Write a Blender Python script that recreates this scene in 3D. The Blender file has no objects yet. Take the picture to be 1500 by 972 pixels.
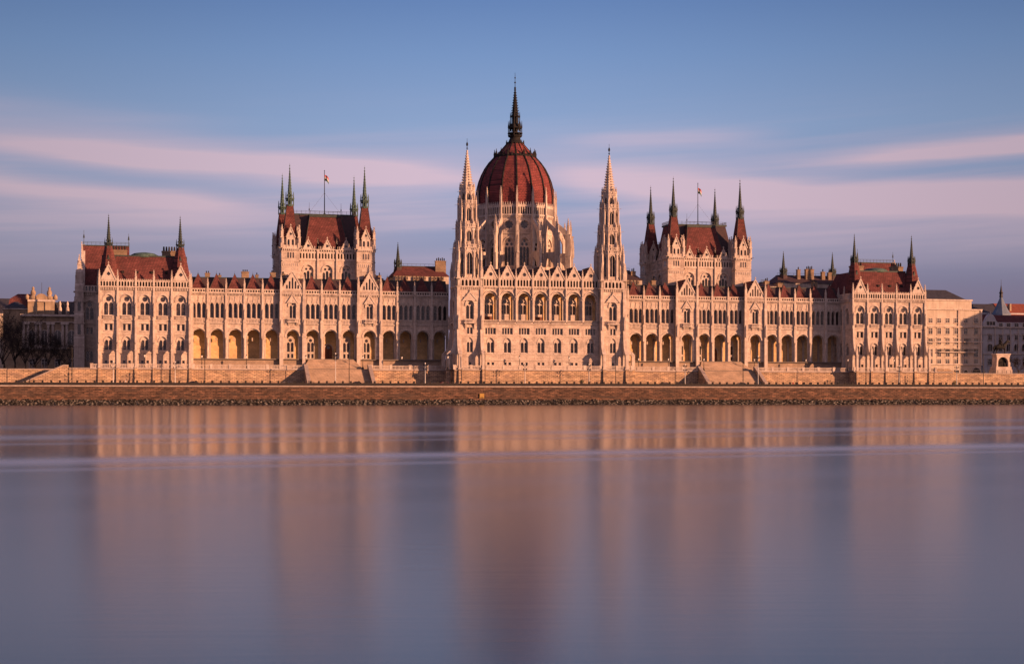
import bpy, math, random
from mathutils import Vector, Matrix
from mathutils.geometry import tessellate_polygon
random.seed(7)
R = math.radians
sc = bpy.context.scene
col = sc.collection
YAW = R(13.8)
EXPO = 1.07

def lin(r, g, b):
    def c(u):
        u /= 255.0
        return u / 12.92 if u <= .04045 else ((u + .055) / 1.055) ** 2.4
    return (c(r), c(g), c(b), 1)

# ------------------------------------------------------------------ materials
MATS = {}
def nodemat(name):
    m = bpy.data.materials.new(name); m.use_nodes = True
    nt = m.node_tree; b = nt.nodes['Principled BSDF']
    MATS[name] = m
    return m, nt, b
def N(nt, t, **kw):
    n = nt.nodes.new(t)
    for k, v in kw.items(): setattr(n, k, v)
    return n
def mapped(nt, scale, src='Position'):
    g = N(nt, 'ShaderNodeNewGeometry'); mp = N(nt, 'ShaderNodeMapping')
    mp.inputs['Scale'].default_value = scale
    nt.links.new(g.outputs['Position'], mp.inputs['Vector'])
    return mp.outputs[0]
def ramp(nt, fac, stops):
    r = N(nt, 'ShaderNodeValToRGB'); e = r.color_ramp.elements
    while len(e) > 1: e.remove(e[-1])
    for i, (p, c) in enumerate(stops):
        el = e[0] if i == 0 else e.new(p)
        el.position = p; el.color = c if len(c) == 4 else (*c, 1)
    nt.links.new(fac, r.inputs[0]); return r.outputs[0]
def mix(nt, a, b, fac, mode='MIX'):
    m = N(nt, 'ShaderNodeMix', data_type='RGBA', blend_type=mode)
    if isinstance(fac, (int, float)): m.inputs[0].default_value = fac
    else: nt.links.new(fac, m.inputs[0])
    for i, s in ((6, a), (7, b)):
        if isinstance(s, tuple): m.inputs[i].default_value = s if len(s) == 4 else (*s, 1)
        else: nt.links.new(s, m.inputs[i])
    return m.outputs[2]
def noise(nt, vec, scale, detail=4, rough=.6):
    n = N(nt, 'ShaderNodeTexNoise'); n.inputs['Scale'].default_value = scale
    n.inputs['Detail'].default_value = detail; n.inputs['Roughness'].default_value = rough
    nt.links.new(vec, n.inputs['Vector']); return n.outputs[0]

def noisy(name, c0, c1, scale=(1, 1, 1), ns=.6, rough=.85, streak=None, spec=.3, metal=0, bump=0):
    m, nt, b = nodemat(name)
    f = noise(nt, mapped(nt, scale), ns)
    c = ramp(nt, f, [(.3, c0), (.7, c1)])
    if streak:
        f2 = noise(nt, mapped(nt, (1.3, 1.3, .12)), .9, 5)
        c = mix(nt, c, streak, ramp(nt, f2, [(.48, (0, 0, 0)), (.75, (.75, .75, .75))]))
    nt.links.new(c, b.inputs['Base Color'])
    b.inputs['Roughness'].default_value = rough
    b.inputs['Specular IOR Level'].default_value = spec
    b.inputs['Metallic'].default_value = metal
    if bump:
        bp = N(nt, 'ShaderNodeBump'); bp.inputs['Strength'].default_value = bump
        bp.inputs['Distance'].default_value = .1
        nt.links.new(noise(nt, mapped(nt, (1, 1, 1)), 6, 3), bp.inputs['Height'])
        nt.links.new(bp.outputs[0], b.inputs['Normal'])
    return m

def masonry(name, c1, c2, mortar, bw, bh, stain=None, stain_amt=.6, msize=.03, stain_scale=(.12, .12, .35), patch=0):
    m, nt, b = nodemat(name)
    g = N(nt, 'ShaderNodeNewGeometry'); s = N(nt, 'ShaderNodeSeparateXYZ'); cb = N(nt, 'ShaderNodeCombineXYZ')
    nt.links.new(g.outputs['Position'], s.inputs[0])
    ad = N(nt, 'ShaderNodeMath', operation='ADD')
    nt.links.new(s.outputs[0], ad.inputs[0]); nt.links.new(s.outputs[1], ad.inputs[1])
    nt.links.new(ad.outputs[0], cb.inputs[0]); nt.links.new(s.outputs[2], cb.inputs[1])
    br = N(nt, 'ShaderNodeTexBrick'); nt.links.new(cb.outputs[0], br.inputs['Vector'])
    br.inputs['Color1'].default_value = (*c1, 1); br.inputs['Color2'].default_value = (*c2, 1)
    br.inputs['Mortar'].default_value = (*mortar, 1); br.inputs['Scale'].default_value = 1
    br.inputs['Brick Width'].default_value = bw; br.inputs['Row Height'].default_value = bh
    br.inputs['Mortar Size'].default_value = msize; br.inputs['Bias'].default_value = 0
    f = noise(nt, mapped(nt, (1, 1, 1.6)), .35, 6, .65)
    c = mix(nt, br.outputs[0], ramp(nt, f, [(.3, (.55, .55, .55)), (.7, (1.25, 1.2, 1.15))]), .8, 'MULTIPLY')
    if patch:
        f3 = noise(nt, mapped(nt, (.5, .5, 1.8)), .9, 6, .75)
        c = mix(nt, c, ramp(nt, f3, [(.32, (.35, .33, .33)), (.5, (.95, .95, .95)), (.68, (1.75, 1.6, 1.45))]), patch, 'MULTIPLY')
    if stain:
        f2 = noise(nt, mapped(nt, stain_scale), 1, 6, .7)
        c = mix(nt, c, stain, ramp(nt, f2, [(.5, (0, 0, 0)), (.68, (stain_amt,) * 3)]))
    nt.links.new(c, b.inputs['Base Color'])
    b.inputs['Roughness'].default_value = .9; b.inputs['Specular IOR Level'].default_value = .2
    bp = N(nt, 'ShaderNodeBump'); bp.inputs['Strength'].default_value = .6; bp.inputs['Distance'].default_value = .12
    nt.links.new(f, bp.inputs['Height']); nt.links.new(bp.outputs[0], b.inputs['Normal'])
    return m

masonry('stone', (.60, .51, .43), (.50, .42, .35), (.36, .29, .24), 1.1, .55, (.25, .18, .145), .75, .035, (.7, .7, .12))
noisy('trim', (.40, .33, .275), (.60, .52, .44), ns=.9, streak=(.26, .19, .155), bump=.3)
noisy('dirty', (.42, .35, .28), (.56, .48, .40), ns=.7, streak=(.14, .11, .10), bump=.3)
masonry('ashlar', (.58, .43, .28), (.42, .30, .20), (.20, .14, .10), 1.3, .42, (.22, .15, .12), .65, .07, (.25, .25, .5), patch=.75)
masonry('parapet', (.42, .32, .24), (.36, .27, .2), (.2, .15, .11), .9, .4, (.25, .2, .16), .4, .03)
masonry('quaystone', (.19, .11, .075), (.08, .052, .04), (.05, .034, .028), 1.5, .45, (.06, .045, .038), .85, .06, (.10, .10, .9), 1.0)
masonry('plaster', (.74, .52, .27), (.68, .47, .23), (.48, .35, .2), 1.2, .6, (.36, .25, .15), .5, .04)
masonry('rear_brick', (.30, .22, .15), (.24, .18, .12), (.15, .11, .09), 1.0, .45)
masonry('redroof', (.19, .065, .06), (.13, .043, .042), (.06, .026, .022), .8, .45, (.05, .024, .022), .6, .06, (.3, .3, .15))
noisy('darkroof', (.035, .024, .026), (.075, .042, .04), (1, 1, 2), 1.2, .7)
masonry('domeroof', (.25, .066, .06), (.165, .042, .042), (.07, .024, .024), 1.0, .55, (.045, .02, .024), .6, .07, (.25, .25, .12))
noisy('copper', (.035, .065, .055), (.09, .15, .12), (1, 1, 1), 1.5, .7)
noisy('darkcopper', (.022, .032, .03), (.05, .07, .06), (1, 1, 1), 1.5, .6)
noisy('bronze', (.012, .012, .012), (.028, .025, .023), (1, 1, 1), 2, .8, spec=.15)
noisy('iron', (.015, .014, .014), (.03, .027, .026), (1, 1, 1), 2, .6)
noisy('palepaint', (.5, .48, .44), (.62, .6, .55), (1, 1, 1), 2, .5)
noisy('shadowy', (.012, .010, .010), (.03, .022, .02), ns=2, rough=.9, spec=.1)  # near-black backing behind pierced bands, shade of the openings put into colour
noisy('gilt', (.4, .26, .09), (.5, .34, .12), (1, 1, 1), 2, .4, metal=.7)
noisy('wood', (.13, .045, .02), (.2, .07, .03), (1, 1, .3), 2, .6)
noisy('pavement', (.14, .12, .10), (.2, .17, .145), (1, 1, 1), .4, .9)
noisy('asphalt', (.045, .043, .042), (.06, .057, .055), (1, 1, 1), .5, .9)
noisy('kerbstone', (.018, .016, .016), (.034, .028, .026), (1, 1, 1), 1.5, .85)
noisy('coping', (.26, .21, .18), (.40, .33, .28), (1, 1, 1), 1.2, .85)
noisy('rock', (.018, .015, .013), (.30, .27, .23), (1, 1, 1), 1.6, .9, bump=.6)
_r = [n for n in MATS['rock'].node_tree.nodes if n.type == 'VALTORGB'][0].color_ramp.elements
_r[0].position = .50; _r[1].position = .70
noisy('bark', (.022, .016, .014), (.05, .036, .03), (1, 1, 1), 2, .9)
noisy('leaf', (.04, .05, .02), (.07, .08, .03), (1, 1, 1), 3, .8)
noisy('cream', (.42, .35, .27), (.54, .46, .37), ns=.3, streak=(.3, .24, .19))
noisy('greywall', (.38, .36, .36), (.50, .48, .47), ns=.3, streak=(.27, .25, .26))
noisy('oldstone', (.24, .17, .11), (.42, .32, .21), ns=.5, streak=(.10, .08, .07))
noisy('slate', (.03, .03, .035), (.055, .052, .06), (1, 1, 1), .8, .6)
noisy('bluelead', (.10, .13, .17), (.16, .2, .25), (1, 1, 1), .8, .5)
noisy('tile', (.15, .04, .025), (.24, .07, .04), (1, 1, 1), .8, .8)
noisy('skin', (.45, .28, .2), (.5, .32, .24), ns=2)
noisy('clothdark', (.02, .02, .028), (.035, .03, .04), ns=2)
noisy('clothbrown', (.06, .035, .025), (.09, .05, .035), ns=2)
noisy('clothpale', (.55, .53, .5), (.65, .62, .6), ns=2)
noisy('clothred', (.25, .03, .03), (.3, .05, .04), ns=2)
noisy('carblack', (.012, .012, .015), (.02, .02, .024), ns=2, rough=.25, spec=.6)
noisy('carred', (.09, .012, .012), (.13, .02, .018), ns=2, rough=.25, spec=.6)
noisy('cargrey', (.08, .085, .095), (.11, .115, .125), ns=2, rough=.25, spec=.6)
noisy('rubber', (.01, .01, .01), (.018, .018, .018), ns=2)
noisy('yellow', (.38, .22, .05), (.44, .27, .06), ns=2, rough=.5)
noisy('flagred', (.34, .06, .06), (.4, .09, .08), ns=2)
noisy('flagwhite', (.42, .4, .4), (.5, .48, .47), ns=2)
noisy('flaggreen', (.05, .10, .06), (.06, .13, .07), ns=2)
noisy('lampglass', (.6, .58, .52), (.75, .72, .66), ns=2, rough=.25)
m, nt, b = nodemat('glass')
nt.links.new(ramp(nt, noise(nt, mapped(nt, (1, 1, .6)), .8), [(.4, (.012, .010, .012)), (.55, (.05, .038, .035)), (.72, (.16, .12, .10))]), b.inputs['Base Color'])
b.inputs['Roughness'].default_value = .18; b.inputs['Specular IOR Level'].default_value = .8

# water: smooth long-exposure surface, ruffled in long bands by passing wakes
m, nt, b = nodemat('water')
b.inputs['Base Color'].default_value = (.012, .018, .028, 1)
b.inputs['IOR'].default_value = 1.30
g = N(nt, 'ShaderNodeNewGeometry'); s = N(nt, 'ShaderNodeSeparateXYZ'); nt.links.new(g.outputs['Position'], s.inputs[0])
def M(nt, op, a, b_=None, c=None):
    n = N(nt, 'ShaderNodeMath', operation=op)
    for i, q in enumerate((a, b_, c)):
        if q is None: continue
        if isinstance(q, (int, float)): n.inputs[i].default_value = q
        else: nt.links.new(q, n.inputs[i])
    return n.outputs[0]
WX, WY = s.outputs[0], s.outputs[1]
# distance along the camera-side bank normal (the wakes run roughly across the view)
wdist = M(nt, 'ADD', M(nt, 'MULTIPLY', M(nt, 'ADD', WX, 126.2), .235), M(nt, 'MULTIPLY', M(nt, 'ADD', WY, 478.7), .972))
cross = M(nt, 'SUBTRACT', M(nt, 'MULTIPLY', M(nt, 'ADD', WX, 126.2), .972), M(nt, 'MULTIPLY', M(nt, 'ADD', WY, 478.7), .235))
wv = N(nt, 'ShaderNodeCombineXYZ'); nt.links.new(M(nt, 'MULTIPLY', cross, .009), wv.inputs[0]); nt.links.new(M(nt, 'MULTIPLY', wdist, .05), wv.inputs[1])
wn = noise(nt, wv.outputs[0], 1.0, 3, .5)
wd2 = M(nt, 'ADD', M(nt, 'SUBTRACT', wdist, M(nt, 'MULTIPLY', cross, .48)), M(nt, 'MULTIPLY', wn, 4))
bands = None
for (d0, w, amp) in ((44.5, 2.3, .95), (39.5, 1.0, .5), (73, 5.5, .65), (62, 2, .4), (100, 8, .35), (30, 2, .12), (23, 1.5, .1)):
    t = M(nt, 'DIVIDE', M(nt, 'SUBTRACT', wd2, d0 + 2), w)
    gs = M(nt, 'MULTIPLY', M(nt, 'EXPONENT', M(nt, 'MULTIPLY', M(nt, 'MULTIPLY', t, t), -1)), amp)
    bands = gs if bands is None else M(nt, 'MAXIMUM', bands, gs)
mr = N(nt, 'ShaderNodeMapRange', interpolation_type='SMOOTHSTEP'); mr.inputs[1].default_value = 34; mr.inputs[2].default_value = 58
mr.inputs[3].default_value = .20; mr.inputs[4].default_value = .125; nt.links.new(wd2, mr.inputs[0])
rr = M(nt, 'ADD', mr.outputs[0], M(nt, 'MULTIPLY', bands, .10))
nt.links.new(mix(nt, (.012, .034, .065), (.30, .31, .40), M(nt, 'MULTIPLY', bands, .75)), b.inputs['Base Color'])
fs = N(nt, 'ShaderNodeCombineXYZ'); nt.links.new(M(nt, 'MULTIPLY', cross, .35), fs.inputs[0]); nt.links.new(M(nt, 'MULTIPLY', wdist, 3.0), fs.inputs[1])
bp = N(nt, 'ShaderNodeBump'); bp.inputs['Strength'].default_value = .07; bp.inputs['Distance'].default_value = .02
nt.links.new(noise(nt, fs.outputs[0], 1, 2), bp.inputs['Height']); nt.links.new(bp.outputs[0], b.inputs['Normal'])
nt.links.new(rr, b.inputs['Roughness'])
b.inputs['Specular IOR Level'].default_value = .5
b.inputs['Anisotropic'].default_value = .35
tg = N(nt, 'ShaderNodeCombineXYZ'); tg.inputs[0].default_value = .972; tg.inputs[1].default_value = -.235; nt.links.new(tg.outputs[0], b.inputs['Tangent'])

# ------------------------------------------------------------------ mesh helper
def arch(cx, w, z0, zs, k=1.0, n=8):
    """closed outline of an opening; k = arc radius / half width (1 round, 2 pointed)"""
    h = w / 2; rad = h * k; pts = [(cx - h, z0), (cx + h, z0)]
    a1 = math.acos((rad - h) / rad) if k > 1 else math.pi / 2
    right = [(cx + h - rad + rad * math.cos(a1 * i / n), zs + rad * math.sin(a1 * i / n)) for i in range(n + 1)]
    left = [(2 * cx - x, z) for x, z in reversed(right[:-1])]
    return pts + right + left
def rect(x0, x1, z0, z1): return [(x0, z0), (x1, z0), (x1, z1), (x0, z1)]
def circ(cx, cz, r, n=12): return [(cx + r * math.cos(2 * math.pi * i / n), cz + r * math.sin(2 * math.pi * i / n)) for i in range(n)]
def foil(cx, cz, r, k=8, n=40):
    return [(cx + (r * (.72 + .28 * abs(math.cos(k * t / 2)))) * math.cos(t), cz + (r * (.72 + .28 * abs(math.cos(k * t / 2)))) * math.sin(t)) for t in [2 * math.pi * i / n for i in range(n)]]

class MB:
    def __init__(s, mat='stone'):
        s.v = []; s.f = []; s.m = []; s.mats = []; s.T = None; s.sm = []; s.mat(mat)
    def mat(s, name):
        if name not in s.mats: s.mats.append(name)
        s.c = s.mats.index(name); return s
    def add(s, vs, fs, smooth=False):
        o = len(s.v)
        s.v += [tuple(s.T @ Vector(p)) for p in vs] if s.T else [tuple(p) for p in vs]
        s.f += [tuple(i + o for i in f) for f in fs]; s.m += [s.c] * len(fs); s.sm += [smooth] * len(fs)
        return s
    def box(s, x0, x1, y0, y1, z0, z1):
        return s.add([(x0, y0, z0), (x1, y0, z0), (x1, y1, z0), (x0, y1, z0), (x0, y0, z1), (x1, y0, z1), (x1, y1, z1), (x0, y1, z1)],
                     [(0, 3, 2, 1), (4, 5, 6, 7), (0, 1, 5, 4), (1, 2, 6, 5), (2, 3, 7, 6), (3, 0, 4, 7)])
    def hip(s, x0, x1, y0, y1, z0, X0, X1, Y0, Y1, z1):
        return s.add([(x0, y0, z0), (x1, y0, z0), (x1, y1, z0), (x0, y1, z0), (X0, Y0, z1), (X1, Y0, z1), (X1, Y1, z1), (X0, Y1, z1)],
                     [(0, 3, 2, 1), (4, 5, 6, 7), (0, 1, 5, 4), (1, 2, 6, 5), (2, 3, 7, 6), (3, 0, 4, 7)])
    def fr(s, cx, cy, z0, z1, r0, r1, n=8, rot=None, smooth=False):
        """n-gon frustum, r = circumradius"""
        if rot is None: rot = math.pi / n
        vs = []
        for z, r in ((z0, r0), (z1, r1)):
            vs += [(cx + r * math.sin(rot + 2 * math.pi * i / n), cy - r * math.cos(rot + 2 * math.pi * i / n), z) for i in range(n)]
        fs = [(i, (i + 1) % n, n + (i + 1) % n, n + i) for i in range(n)]
        s.add(vs, fs, smooth); s.add(vs, [tuple(range(n))[::-1], tuple(range(n, 2 * n))]); return s
    def sq(s, cx, cy, z0, z1, w0, w1): return s.hip(cx - w0, cx + w0, cy - w0, cy + w0, z0, cx - w1, cx + w1, cy - w1, cy + w1, z1)
    def lathe(s, prof, n=12, cx=0, cy=0, rot=None, smooth=True):
        if rot is None: rot = math.pi / n
        vs = []
        for r, z in prof: vs += [(cx + r * math.sin(rot + 2 * math.pi * i / n), cy - r * math.cos(rot + 2 * math.pi * i / n), z) for i in range(n)]
        fs = []
        for j in range(len(prof) - 1):
            for i in range(n): fs.append((j * n + i, j * n + (i + 1) % n, (j + 1) * n + (i + 1) % n, (j + 1) * n + i))
        fs += [tuple(range(n))[::-1], tuple((len(prof) - 1) * n + i for i in range(n))]
        return s.add(vs, fs, smooth)
    def tube(s, p0, p1, r0, r1=None, n=6):
        r1 = r0 if r1 is None else r1
        p0 = Vector(p0); p1 = Vector(p1); d = (p1 - p0).normalized()
        a = d.orthogonal().normalized(); b = d.cross(a); vs = []
        for p, r in ((p0, r0), (p1, r1)):
            vs += [p + a * r * math.cos(2 * math.pi * i / n) + b * r * math.sin(2 * math.pi * i / n) for i in range(n)]
        return s.add(vs, [(i, (i + 1) % n, n + (i + 1) % n, n + i) for i in range(n)] + [tuple(range(n))[::-1], tuple(range(n, 2 * n))], n > 5)
    def panel(s, out, holes, y0, y1, back=True):
        """wall in the x-z plane with openings, from y0 (front) to y1"""
        loops = [out] + list(holes)
        tri = tessellate_polygon([[Vector((x, z, 0)) for x, z in l] for l in loops])
        flat = [p for l in loops for p in l]
        n = len(flat)
        vs = [(x, y0, z) for x, z in flat] + [(x, y1, z) for x, z in flat]
        fs = [tuple(t) for t in tri]
        if back: fs += [tuple(i + n for i in reversed(t)) for t in tri]
        o = 0
        for l in loops:
            k = len(l)
            fs += [(o + i, o + (i + 1) % k, n + o + (i + 1) % k, n + o + i) for i in range(k)]; o += k
        return s.add(vs, fs)
    def prof(s, poly, x0, x1):
        """y-z polygon extruded along x"""
        n = len(poly)
        tri = tessellate_polygon([[Vector((y, z, 0)) for y, z in poly]])
        vs = [(x0, y, z) for y, z in poly] + [(x1, y, z) for y, z in poly]
        return s.add(vs, [tuple(t) for t in tri] + [tuple(i + n for i in reversed(t)) for t in tri] + [(i, (i + 1) % n, n + (i + 1) % n, n + i) for i in range(n)])
    def hood(s, cx, w, zs, k, t, y0, y1, n=8):
        """projecting moulding round an arch head"""
        outer = arch(cx, w + 2 * t, zs - .3, zs, k, n)[1:]; inner = arch(cx, w, zs - .3, zs, k, n)[1:]
        outer = outer + [(cx - w / 2 - t, zs - .3)]; inner = inner + [(cx - w / 2, zs - .3)]
        m_ = len(outer); vs = []
        for y in (y0, y1): vs += [(x, y, z) for x, z in outer] + [(x, y, z) for x, z in inner]
        fs = []
        for i in range(m_ - 1):
            fs += [(i, i + 1, m_ + i + 1, m_ + i), (i, i + 1, 2 * m_ + i + 1, 2 * m_ + i), (m_ + i, m_ + i + 1, 3 * m_ + i + 1, 3 * m_ + i)]
        return s.add(vs, fs)
    def pinn(s, cx, cy, z0, z1, w, crock=True):
        H = z1 - z0; zb = z0 + H * .42
        s.sq(cx, cy, z0, zb, w, w); s.sq(cx, cy, zb, zb + .12 * w + .06, w * 1.3, w * 1.3)
        for dx, dy in ((0, -1), (0, 1), (1, 0), (-1, 0)):
            px, py = cx + dx * w, cy + dy * w
            if dy: s.add([(cx - w * .9, py, zb), (cx + w * .9, py, zb), (cx, py, zb + w * 2.2), (cx, cy, zb + w * 2.2)], [(0, 1, 2), (0, 2, 3), (1, 3, 2)])
            else: s.add([(px, cy - w * .9, zb), (px, cy + w * .9, zb), (px, cy, zb + w * 2.2), (cx, cy, zb + w * 2.2)], [(0, 1, 2), (0, 2, 3), (1, 3, 2)])
        s.sq(cx, cy, zb, z1 - .15, w * .85, .05)
        s.sq(cx, cy, z1 - .3, z1 - .12, w * .32, w * .32); s.sq(cx, cy, z1 - .12, z1, w * .12, .02)
        if crock:
            k = max(2, int(H * .55 / .55))
            for j in range(1, k):
                t = j / k; z = zb + (z1 - .15 - zb) * t; r = w * .85 * (1 - t) + .05; e = .07 + .05 * w
                for sx in (-1, 1):
                    for sy in (-1, 1): s.box(cx + sx * r - e, cx + sx * r + e, cy + sy * r - e, cy + sy * r + e, z - e, z + e)
        return s
    def gable(s, cx, w, z0, z1, y0, y1, holes=(), coping=.22, crock=True, fin=.9):
        s.panel([(cx - w / 2, z0), (cx + w / 2, z0), (cx, z1)], holes, y0, y1)
        for sg in (-1, 1):
            a = (cx + sg * (w / 2 + .12), z0 - .05); b_ = (cx, z1 + .28)
            s.panel([a, b_, (cx, z1 - coping * 1.4), (cx + sg * (w / 2 - coping), z0 - .05)] if sg < 0 else [a, b_, (cx, z1 - coping * 1.4), (cx + sg * (w / 2 - coping), z0 - .05)], [], y0 - .16, y0 + .004)
            if crock:
                L = max(3, int((z1 - z0) / .75))
                for j in range(1, L):
                    t = j / L; x = a[0] + (b_[0] - a[0]) * t; z = a[1] + (b_[1] - a[1]) * t
                    s.box(x - .1, x + .1, y0 - .16, y0 + .1, z - .02, z + .2)
        s.sq(cx, y0, z1, z1 + fin, .1, .05); s.sq(cx, y0, z1 + fin * .5, z1 + fin * .72, .22, .2)
        return s
    def row(s, x0, x1, n, y0, y1, z0, z1, frac=.5):
        p = (x1 - x0) / n
        for i in range(n):
            c = x0 + p * (i + .5); s.box(c - p * frac / 2, c + p * frac / 2, y0, y1, z0, z1)
        return s
    def slots(s, x0, x1, n, y0, y1, z0, z1, frac=.62, top=.3, bot=.15, k=1.6):
        """pierced arcade band"""
        p = (x1 - x0) / n; w = p * frac; hs = [arch(x0 + p * (i + .5), w, z0 + bot, z1 - top - w * .75, k, 3) for i in range(n)]
        return s.panel(rect(x0, x1, z0, z1), hs, y0, y1)
    def dark(s, x0, x1, y, z0, z1, mat='glass'):
        c = s.c; s.mat(mat).box(x0, x1, y, y + .05, z0, z1); s.c = c; return s
    def mesh(s, name):
        me = bpy.data.meshes.new(name); me.from_pydata(s.v, [], s.f); me.update()
        for q in s.mats: me.materials.append(MATS[q])
        me.polygons.foreach_set('material_index', s.m); me.polygons.foreach_set('use_smooth', s.sm)
        return me

WORLD = {}
def tag(o, label=None, cat=None, group=None, kind=None):
    for k, v in (('label', label), ('category', cat), ('group', group), ('kind', kind)):
        if v: o[k] = v
    return o
def place(name, me, parent=None, loc=(0, 0, 0), rz=0, sx=1, sc_=None):
    if isinstance(me, MB): me = me.mesh(name)
    o = bpy.data.objects.new(name, me); col.objects.link(o)
    p = WORLD[parent.name] if parent else Vector((0, 0, 0))
    o.location = Vector(loc) - p; o.rotation_euler = (0, 0, rz)
    if sx != 1: o.scale = (sx, 1, 1)
    if sc_: o.scale = sc_
    if parent: o.parent = parent
    WORLD[o.name] = Vector(loc); return o
def empty(name, loc, label, cat, group=None):
    o = bpy.data.objects.new(name, None); col.objects.link(o); o.location = loc; WORLD[o.name] = Vector(loc)
    o.empty_display_size = .5
    return tag(o, label, cat, group)
def copy_tree(o, loc=None, parent=None, rz=None):
    c = o.copy(); col.objects.link(c); c.parent = parent
    if loc is not None: c.location = loc
    if rz is not None: c.rotation_euler = (0, 0, rz)
    for ch in list(o.children): copy_tree(ch, None, c)
    return c

# ------------------------------------------------------------------ levels (water = 0)
ZQ, ZT, ZF = 5.4, 10.7, 13.8     # quay, terrace, arcade floor
VC, VT, VW, VP = -2.0, -3.5, 10.0, 1.5

# ------------------------------------------------------------------ window meshes (local: centre x 0, wall face y 0)
def window(name, out, subs, yt=.35, bars=(), cross=True, frame='trim'):
    b = MB(frame)
    cx = sum(p[0] for p in out) / len(out)
    zc = (min(p[1] for p in out) + max(p[1] for p in out)) / 2
    big = [(x + (.03 if x > cx else -.03), z + (.03 if z > zc else -.03)) for x, z in out]
    b.panel(big, subs, yt, yt + .16)
    if cross:
        b.mat('bronze')
        for sb in subs:
            xs = [p[0] for p in sb]; zs = [p[1] for p in sb]
            w = max(xs) - min(xs); h = max(zs) - min(zs)
            if h > 1.2 * w and w > .4:
                mx = (max(xs) + min(xs)) / 2
                b.box(mx - .03, mx + .03, yt + .1, yt + .2, min(zs), max(zs) - .1)
                z = min(zs) + .9
                while z < max(zs) - .5: b.box(min(xs), max(xs), yt + .1, yt + .2, z - .03, z + .03); z += 1.0
    b.mat('glass').panel(big, [], yt + .22, yt + .27)
    return b.mesh(name)
LAN3 = [arch(dx, 1.14, 0, 3.85, 1.35, 6) for dx in (-1.55, 0, 1.55)]
def triple():
    b = MB('trim')
    for l in LAN3:
        cx = l[0][0] + .57
        big = [(x + (.03 if x > cx else -.03), z + (.03 if z > 2 else -.03)) for x, z in l]
        b.mat('trim').panel(big, [arch(cx, .94, .12, 3.8, 1.35, 5)], .4, .5)
        b.mat('bronze').box(cx - .03, cx + .03, .5, .56, .1, 4.3)
        for z in (1.1, 2.1, 3.1): b.box(cx - .4, cx + .4, .5, .56, z - .03, z + .03)
        b.mat('glass').panel(big, [], .58, .63)
    return b.mesh('window')
W_TRIP = triple()
O_GAB = arch(0, 2.1, 0, 3.9, 1.3, 7)
W_GAB = window('window', O_GAB, [arch(-.48, .78, .15, 3.5, 1.4, 5), arch(.48, .78, .15, 3.5, 1.4, 5), circ(0, 4.35, .3)])
O_ROSE = arch(0, 3.0, 0, 4.3, 1.15, 9)
W_ROSE = window('window', O_ROSE, [arch(-.7, 1.1, .15, 3.1, 1.35, 5), arch(.7, 1.1, .15, 3.1, 1.35, 5), circ(0, 4.75, .72, 14)])
O_SQ = [rect(-1.15, -.25, 0, 2.0), rect(.25, 1.15, 0, 2.0)]
W_SQ2 = window('window', rect(-1.15, 1.15, 0, 2.0), [rect(-1.05, -.3, .1, 1.9), rect(.3, 1.05, .1, 1.9)])
O_TW = arch(0, 2.3, 0, 2.7, 1.15, 7)
W_TW = window('window', O_TW, [arch(-.54, .86, .12, 2.5, 1.3, 5), arch(.54, .86, .12, 2.5, 1.3, 5)])
O_TWC = rect(-1.15, 1.15, 0, 3.7)
W_TWC = window('window', arch(0, 2.3, 0, 3.0, 1.5, 7), [arch(-.56, .9, .12, 2.75, 1.1, 5), arch(.56, .9, .12, 2.75, 1.1, 5)])
O_TWC = arch(0, 2.3, 0, 3.0, 1.5, 7)
O_B2 = [rect(-1.1, -.25, 0, .95), rect(.25, 1.1, 0, .95)]
W_B1 = window('basement_window', rect(-.4, .4, 0, .9), [rect(-.34, .34, .06, .84)], .2, cross=False)
W_SQ4 = window('window', rect(-1.65, 1.65, 0, 2.0), [rect(-1.6 + i * .83, -1.6 + i * .83 + .58, .1, 1.9) for i in range(4)], .3, cross=False)
W_SQ2N = window('window', rect(-.85, .85, 0, 2.0), [rect(-.78, -.18, .1, 1.9), rect(.18, .78, .1, 1.9)], .3, cross=False)
O_LOG = arch(0, 3.2, 0, 5.2, 1.15, 8)
W_LOG = window('window', O_LOG, [arch(-.95, .8, 1.9, 4.3, 1.3, 4), arch(0, .8, 1.9, 4.3, 1.3, 4), arch(.95, .8, 1.9, 4.3, 1.3, 4), circ(0, 5.75, .62), circ(-.92, 5.35, .3, 8), circ(.92, 5.35, .3, 8)], .25)
O_TOW = arch(0, 2.5, 0, 4.4, 1.25, 8)
W_TOW = window('window', O_TOW, [arch(-.6, .95, .2, 3.7, 1.3, 5), arch(.6, .95, .2, 3.7, 1.3, 5), circ(0, 4.85, .42)], .5)
O_DOM = arch(0, 3.5, 0, 6.9, 1.35, 9)
W_DOM = window('window', O_DOM, [arch(-1.12, .95, .2, 5.6, 1.3, 5), arch(0, .95, .2, 5.6, 1.3, 5), arch(1.12, .95, .2, 5.6, 1.3, 5), circ(-.75, 7.0, .5), circ(.75, 7.0, .5), circ(0, 8.1, .5)], .4)
W_RSE = window('rose_window', circ(0, 0, 1.45, 24), [foil(0, 0, 1.32)], .25, cross=False)
O_ASS = arch(0, 3.2, 0, 4.6, 1.1, 9)
W_ASS = window('window', O_ASS, [arch(-1.02, .8, .2, 3.6, 1.3, 5), arch(0, .8, .2, 4.1, 1.3, 5), arch(1.02, .8, .2, 3.6, 1.3, 5), circ(-.62, 5.1, .38), circ(.62, 5.1, .38)], .35)
W_BACK = window('window', arch(0, 2.4, 0, 5.6, 1.2, 7), [arch(-.58, .85, 2.2, 4.6, 1.2, 5), arch(.58, .85, 2.2, 4.6, 1.2, 5), rect(-.95, -.25, .3, 1.6), rect(.25, .95, .3, 1.6), circ(0, 5.7, .5)], .1)
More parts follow.
